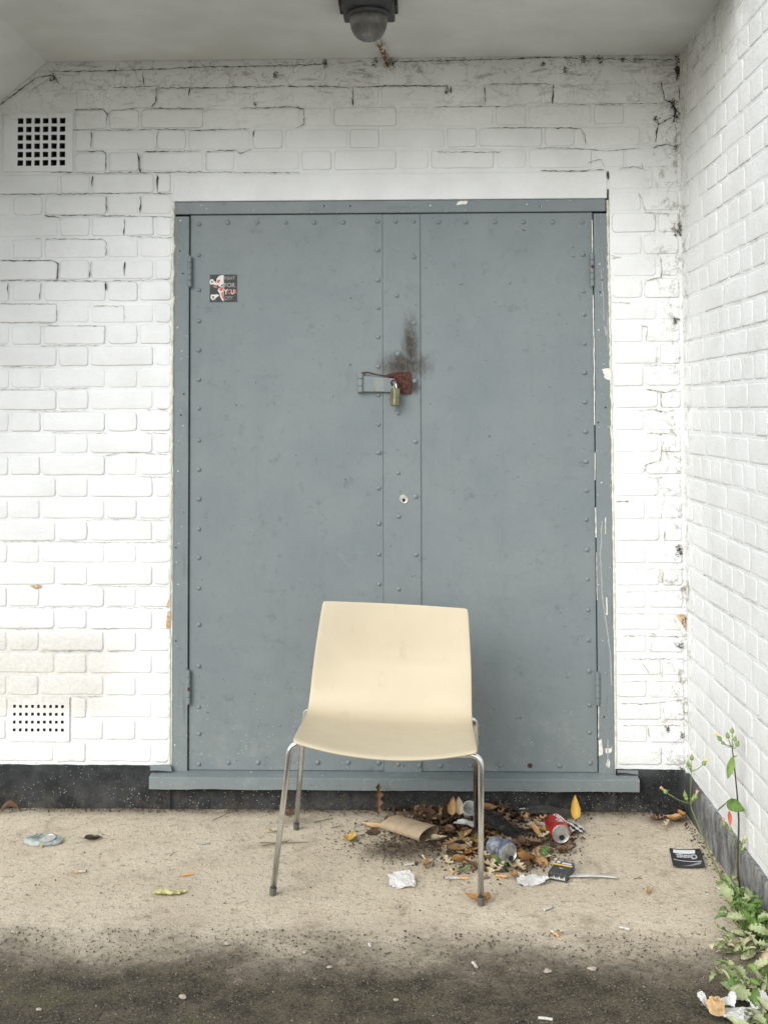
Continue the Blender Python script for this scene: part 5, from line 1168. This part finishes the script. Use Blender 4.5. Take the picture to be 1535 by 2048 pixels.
def clump(label, cx, cy_, n, spread, lens, mats, kindl, up_, seed, ymax=-.1, zmax=.16):
    base = G(cx, cy_, 0); base.x = min(base.x, XC-.035); g = thing('leafy_weed', label, 'weed', base); r = random.Random(seed)
    cr = MB(); cr.tube([(0, 0, -.004), (.003, .002, .02)], [.006, .003], 6); cr.build('root_crown', L_stem, g)
    for i in range(n):
        a = r.uniform(0, 6.28); el = r.uniform(*up_); L = r.uniform(*lens); h = r.uniform(.0, zmax); off = Vector((r.gauss(0, spread[0]), r.gauss(0, spread[1]), h))
        if base.x+off.x > XC-.03: off.x = XC-.03-base.x-abs(r.gauss(0, .02))
        d = Vector((math.cos(a)*math.cos(el), math.sin(a)*math.cos(el), math.sin(el)))
        if base.x+off.x+d.x*L > XC-.015: d.x = -abs(d.x)
        d.normalize(); me = leaf_mesh(r.choice(kindl), L, seed*50+i, r.choice(mats), r.uniform(.1, .7), r.uniform(-.9, .2), False)
        upv = Vector((r.gauss(0, .4), -.45+r.gauss(0, .3), 1)); upv = (upv-d*upv.dot(d)).normalized(); o = link('leaf', me, g)
        o.matrix_local = Matrix.Translation(off+d*L*.5) @ Matrix((d, upv.cross(d), upv)).transposed().to_4x4(); o.scale = (1, r.uniform(1.0, 1.5), 1)
        mb = MB(); mb.tube([Vector((off.x*.3, off.y*.3, 0)), Vector((off.x*.7, off.y*.7, h*.6)), off+d*L*.05], [.0016, .0013, .001], 5); mb.build('leaf_stalk', L_stem, g)
    return g
clump('small green weed at the wall foot where the tall stems rise', 1470, 1815, 30, (.016, .035), (.018, .042), [L_weed, L_green, L_varieg], ['weed', 'weed', 'dock'], (.0, .9), 3, zmax=.06)
clump('bushy bright green weed with cream mottled leaves beside grey plinth', 1512, 1880, 85, (.036, .05), (.018, .052), [L_weed, L_weed, L_varieg, L_green], ['weed', 'weed', 'oak'], (-.1, .8), 4, zmax=.08)
clump('low pale weed spreading left over the dark silt', 1490, 1905, 26, (.032, .022), (.022, .05), [L_varieg, L_pale, L_varieg], ['weed', 'oak'], (-.1, .5), 6, zmax=.03)
clump('ragged cream mottled weed above the white wrapper at lower right', 1505, 1990, 52, (.045, .032), (.025, .062), [L_varieg, L_varieg, L_pale, L_weed], ['weed', 'weed', 'lance'], (.0, .8), 7, zmax=.04)
clump('mottled weed at the very bottom right corner', 1528, 2050, 20, (.04, .03), (.03, .06), [L_varieg, L_weed], ['weed', 'lance'], (.0, .7), 8, zmax=.03)
put_leaf(1462, 1892, 44, 150, 'dock', L_pale, 'dusty grey dead leaf at the left edge of the weeds', .6, .3, seed=61)
# torn white wrapper at the lower right corner
wr = thing('torn_wrapper', 'bright white torn paper wrapper under the weeds at lower right', 'wrapper', G(1480, 2040, 0))
for i, (x, y, w_, h_, a, t_, sd_) in enumerate([(0, .0, .10, .06, 10, 20, 1), (-.035, .045, .055, .02, 15, 40, 2), (.02, .06, .06, .02, -5, 45, 3), (-.075, .03, .02, .05, 10, 50, 4), (.035, .02, .02, .05, 10, 40, 5), (-.01, .03, .02, .045, -20, 50, 6), (.06, .025, .02, .05, 5, 55, 7)]):
    o = link('paper_strip', crumple(w_*.9, h_*.85, 11 if i == 0 else 8, .016 if i == 0 else .007, 70+sd_, m_paper, 7), wr, (x, y, .008+.004*i), (math.radians(t_*.35), 0, math.radians(a)))
o = link('orange_patch', crumple(.04, .04, 6, .008, 88, L_tan, 4), wr, (-.055, -.005, .03), (math.radians(35), 0, 0))
